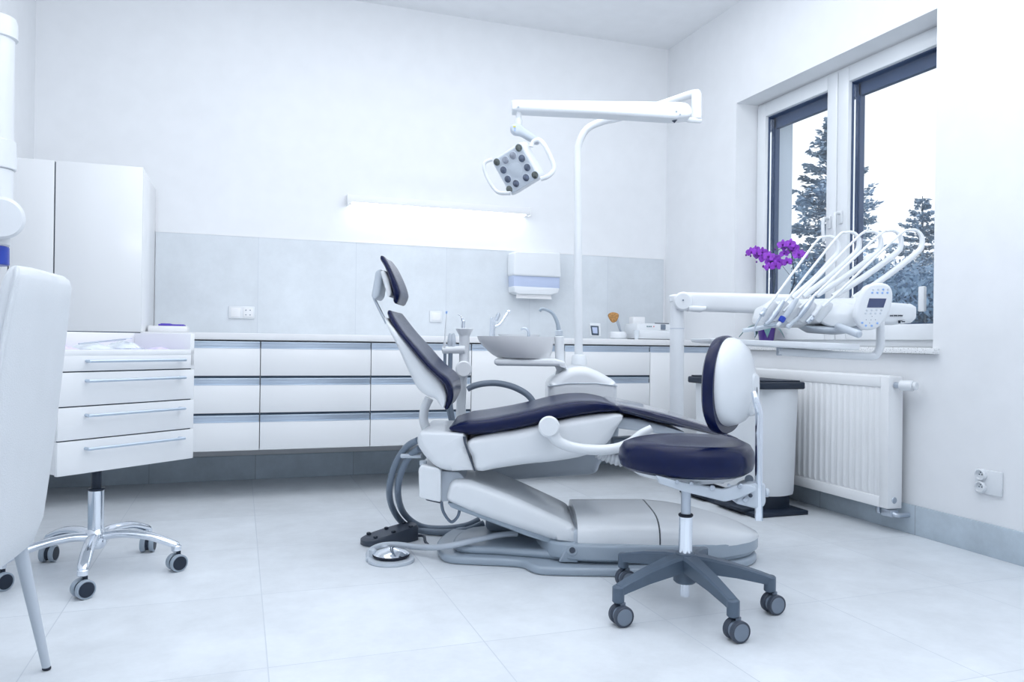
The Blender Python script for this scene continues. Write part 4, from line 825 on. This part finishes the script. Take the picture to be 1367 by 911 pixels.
BC = P(973, 514, 2.42); BA = Vector((.53, .845, 0)).normalized(); BN = Vector((BA.y, -BA.x, 0))
def disc(f, n_off, w_=.178, h_=.152, dz=0.0):
    return [BC+BA*(w_*f*math.copysign(abs(cos(a))**.88, cos(a))*(1-.06*sin(a)))+zz*(dz+h_*f*math.copysign(abs(sin(a))**.88, sin(a)))+BN*n_off for a in [2*pi*k/48 for k in range(48)]]
B().loft([disc(.2, -.036), disc(.7, -.037), disc(.9, -.035), disc(.985, -.027), disc(1.01, -.014), disc(1.01, -.004), disc(.98, .004)]).done('backrest_cushion', 'navy', t, MF)
sh = B().loft([disc(.90, -.002, dz=.010), disc(.91, .008, dz=.010), disc(.87, .026, dz=.009), disc(.78, .044, dz=.006), disc(.6, .057, dz=.007), disc(.35, .065, dz=.007), disc(.05, .067, dz=.007)]).done('backrest_shell', 'plastic', t, MF)
# carrier box on the shell that takes the rod
bx = []
for n_off, s_ in ((.0, 1.0), (.062, 1.0), (.072, .86)):
    bx.append([BC+BA*(.055+dy*s_)+zz*(-.035+dz*s_)+BN*n_off for dy, dz in [(p.x, p.y) for p in fillet([(-.042, -.062), (.042, -.062), (.036, .075), (-.036, .075)], .02, 4)]])
B().loft(bx).done('rod_housing', 'plastic', sh, MF)
q = BC+BA*.055+BN*.072; B().puff(fillet([(-.012, -.03), (.012, -.03), (.0, .03)], .003), 0, .0015, .0005, 1, put=lambda a, c, d: q+BA*a+zz*(c-.035)+BN*d).done('rod_slot', 'black', sh, MF)
# ================================================================== DRAWER CART
FCc = Vector((-1.323, 2.70, 0)); ang = atan2(.863, .506); CM = MF @ Matrix.Translation(FCc) @ Matrix.Rotation(ang, 4, 'Z')
ccF = Vector((-1.486, 2.785, 0))
t = empty('drawer_cart', ccF, 'white four-drawer cart on a chrome five-star castor base at the left', 'cart', frame=MF)
W2, DP = .2535, .36
B().b2((-W2+.003, .018, .400), (W2-.003, DP, .795), .003).done('cart_body', 'cab', t, CM)
B().b2((-W2+.006, .012, .402), (W2-.006, .019, .79)).done('front_gap', 'gap', t, CM)
# raised rim around the tray top on three sides
B().b2((W2-.018, .0, .742), (W2, DP, .866), .003).b2((-W2, DP-.018, .79), (W2, DP, .866), .003).b2((-W2, .0, .79), (-W2+.018, DP, .812), .003).b2((-W2, 0, .785), (W2, .016, .806), .003).done('tray_rim', 'cab', t, CM)
B().b2((-W2+.016, .014, .793), (W2-.016, DP-.016, .800)).done('tray_floor', 'lilac', t, CM)
for z0, z1 in ((.397, .507), (.511, .617), (.621, .731), (.735, .786)):
    dr = B().b2((-W2, .0, z0), (W2, .016, z1), .002).done('drawer', 'cab', t, CM); zh = z1-.028 if z1 < .75 else z1-.018
    h_ = B().cyl((-W2+.085, -.026, zh), (W2-.055, -.026, zh), .0052, 12, .001)
    for x in (-W2+.092, W2-.062): h_.cyl((x, -.028, zh), (x, .001, zh), .0055, 12)
    h_.done('handle', 'alu', dr, CM)
B().cyl(ccF+zz*.385, ccF+zz*.401, .022, 18).done('mount_collar', 'plastic', t, MF)
B().cyl(ccF+zz*.30, ccF+zz*.392, .0165, 18).cyl(ccF+zz*.298, ccF+zz*.306, .028, 24, .002).done('gas_lift', 'black', t, MF)
B().tube([ccF+Vector((0, 0, .395)), ccF+Vector((.1, .13, .392)), ccF+Vector((.14, .18, .386))], [.005, .005, .010], 10, 4, flat=.6).done('height_lever', 'black', t, MF)
B().cyl(ccF+zz*.12, ccF+zz*.30, .0265, 28, .003).done('chrome_column', 'chrome', t, MF)
B().lathe([(.026, .09), (.034, .10), (.040, .13), (.030, .155), (.0265, .16)], ccF, (0, 0, 1), 28).done('hub', 'chrome', t, MF)
ctips = [(-1.385, 2.52), (-1.215, 2.83), (-1.435, 3.075), (-1.735, 2.92), (-1.695, 2.585)]
for x, y in ctips:
    d = Vector((x, y, 0))-ccF; L = d.length; d.normalize()
    B().tube([ccF+zz*.128, ccF+d*L*.3+zz*.140, ccF+d*L*.65+zz*.128, ccF+d*L*.93+zz*.100, ccF+d*(L*1.02)+zz*.088], [.022, .021, .020, .019, .014], 14, 6, flat=.72).cyl(ccF+d*L+zz*.070, ccF+d*L+zz*.092, .017, 16, .003).done('base_leg', 'chrome', t, MF)
cax = [(.80, -.6, 0), (.75, -.66, 0), (.97, .2, 0), (.98, .1, 0), (.9, -.4, 0)]
for (x, y), a in zip(ctips, cax): caster(t, (x+.004, y-.004), a, .031, .052, 'black', 'black', 'mgrey', .072)
# things in the tray
def crumple(b, c, sx, sy, h, seed, nx=9, ny=6, rot=0):
    random.seed(seed); R_ = []
    for i in range(nx):
        r_ = []
        for j in range(ny):
            u_ = (i/(nx-1)-.5)*sx; v_ = (j/(ny-1)-.5)*sy; e = (1-(2*abs(i/(nx-1)-.5))**2)*(1-(2*abs(j/(ny-1)-.5))**2)
            r_.append(Vector((c[0]+u_*cos(rot)-v_*sin(rot), c[1]+u_*sin(rot)+v_*cos(rot), c[2]+h*(.25+e*.5+random.random()*.5*e))))
        R_.append([Vector((q.x, q.y, c[2])) for q in r_[::-1]]+r_)
    return b.loft(R_)
for i, (x, y, sx, sy, h, m_, lab, nm, cat) in enumerate(((-.19, .08, .08, .07, .018, 'lilac', 'small crumpled lilac wrapper at the near end of the cart tray', 'foil_wrapper', 'wrapper'), (-.07, .13, .13, .12, .024, 'film', 'clear instrument pouch in the middle of the cart tray', 'sterile_pouch', 'pouch'), (.075, .17, .12, .11, .034, 'film', 'clear instrument pouch heaped nearest the tall rim of the cart tray', 'sterile_pouch', 'pouch'), (.165, .09, .09, .08, .012, 'lilac', 'flat lilac wrapper at the far end of the cart tray', 'foil_wrapper', 'wrapper'))):
    o = crumple(B(), (x, y, .8012), sx, sy, h, i+3, rot=.3*i).done(nm, m_, None, CM, sharp=15); tag(o, lab, cat, 'packets in the cart tray')
t2 = empty('dental_mirror', CM @ Vector((-.02, .2, .82)), 'thin steel mirror lying across the pouches in the cart tray', 'instrument')
B().tube([CM @ Vector((-.13, .10, .824)), CM @ Vector((.06, .13, .842))], .0028, 8, 0).done('mirror_handle', 'steel', t2)
B().lathe([(.010, 0), (.011, .002), (.001, .003)], CM @ Vector((.075, .132, .843)), (0, 0, 1), 14).done('mirror_head', 'chrome', t2)
# ================================================================== VISITOR CHAIR
GO = Vector((-1.054, 1.785, 0)); ga = atan2(.964, -.266); GM = MF @ Matrix.Translation(GO) @ Matrix.Rotation(ga, 4, 'Z')
t = empty('visitor_chair', GO, 'white leather visitor chair seen from behind at the left edge', 'chair', frame=MF)
def backring(z, hw, y0, th, bulge=.0):
    pts = fillet([(-hw, y0+.014), (-hw*.75, y0-bulge*.5), (0, y0-bulge), (hw*.75, y0-bulge*.5), (hw, y0+.014), (hw*.97, y0+th), (0, y0+th+.012), (-hw*.97, y0+th)], .028, 5)
    return [Vector((p.x, p.y, z)) for p in pts]
R_ = []
for z, hw, y0, th, bu in ((.318, .10, .135, .06, .005), (.326, .16, .105, .08, .008), (.345, .195, .082, .085, .01), (.40, .213, .066, .075, .012), (.5, .219, .055, .065, .012), (.62, .220, .042, .06, .012), (.74, .215, .030, .055, .012), (.85, .206, .018, .05, .01), (.93, .197, .008, .048, .008), (.97, .190, .003, .045, .006), (.988, .180, .006, .036, .004), (.996, .165, .013, .022, .0)):
    R_.append(backring(z, hw, y0, th, bu))
bk = B().loft(R_).done('backrest', 'leather', t, GM)
for s_ in (-1, 1):
    B().tube([(s_*(hw+.001), y0+.017, z) for z, hw, y0 in ((.40, .213, .066), (.62, .220, .042), (.74, .215, .030), (.85, .206, .018), (.93, .197, .008), (.97, .190, .003), (.990, .178, .006))], .005, 8, 4).done('piping', 'leather', bk, GM)
B().puff(fillet([(-.215, .10), (.215, .10), (.225, .30), (.21, .52), (-.21, .52), (-.225, .30)], .06), .35, .46, .035, 5, put=XY).done('seat', 'leather', t, GM)
for sx_, y0, y1 in ((.17, .12, .064), (-.17, .12, .064), (.18, .45, .50), (-.18, .45, .50)):
    top_ = Vector((sx_, y0, .345)); ft = Vector((math.copysign(.211, sx_), y1, .006)); lg = B().cyl(top_, ft, .0165, 20, .002, .0098).done('leg', 'mgrey' if False else 'plastic2', t, GM)
    B().cyl(ft+Vector((0, 0, .003)), ft-Vector((0, 0, .0055)), .0103, 16, .002).done('foot_glide', 'rubber', lg, GM)
# ================================================================== X-RAY UNIT on the left wall
xd = 3.2
xp = P(-10, 293, xd)
t = empty('x_ray_unit', xp, 'white wall-mounted x-ray arm at the left edge of the picture', 'x-ray unit', frame=MF)
cxa = P(-12, 100, xd)
def zat(y): return P(0, y, xd).z
B().cyl((xp.x, xd, zat(225)), (xp.x, xd, zat(45)), .071, 32, .004).done('column', 'plastic', t, MF)
B().lathe([(.072, 0), (.082, .004), (.082, .06), (.075, .088), (.05, .102), (.001, .104)], (xp.x, xd, zat(52)), (0, 0, 1), 36).done('top_cap', 'plastic', t, MF)
B().cyl((xp.x, xd, zat(226)), (xp.x, xd, zat(188)), .082, 36, .003).done('swivel_ring', 'plastic', t, MF)
B().cyl((xp.x, xd, zat(268)), (xp.x, xd, zat(226)), .073, 32, .003).done('neck', 'plastic', t, MF)
B().cyl(P(1, 291, xd-.085), P(1, 291, xd+.07), .086, 40, .012).done('joint_housing', 'plastic', t, MF)
B().cyl(P(-7, 291, xd-.095), P(-7, 291, xd-.08), .070, 36, .005).done('joint_cover', 'plastic', t, MF)
B().cyl(P(-17, 329, xd), P(-17, 306, xd), .080, 36, .008).done('tube_head', 'plastic', t, MF)
B().cyl(P(-17, 354, xd), P(-17, 329, xd), .078, 36, .004).done('blue_cone', 'blue', t, MF, 'dark blue translucent cone')
pw_ = MF @ P(-10, 207, xd); B().b2((XL+.0005, pw_.y-.09, pw_.z-.2), (XL+.04, pw_.y+.09, pw_.z+.2), .01).b2((XL+.03, pw_.y-.04, pw_.z-.04), (pw_.x, pw_.y+.04, pw_.z+.04), .01).done('wall_plate', 'plastic', t)
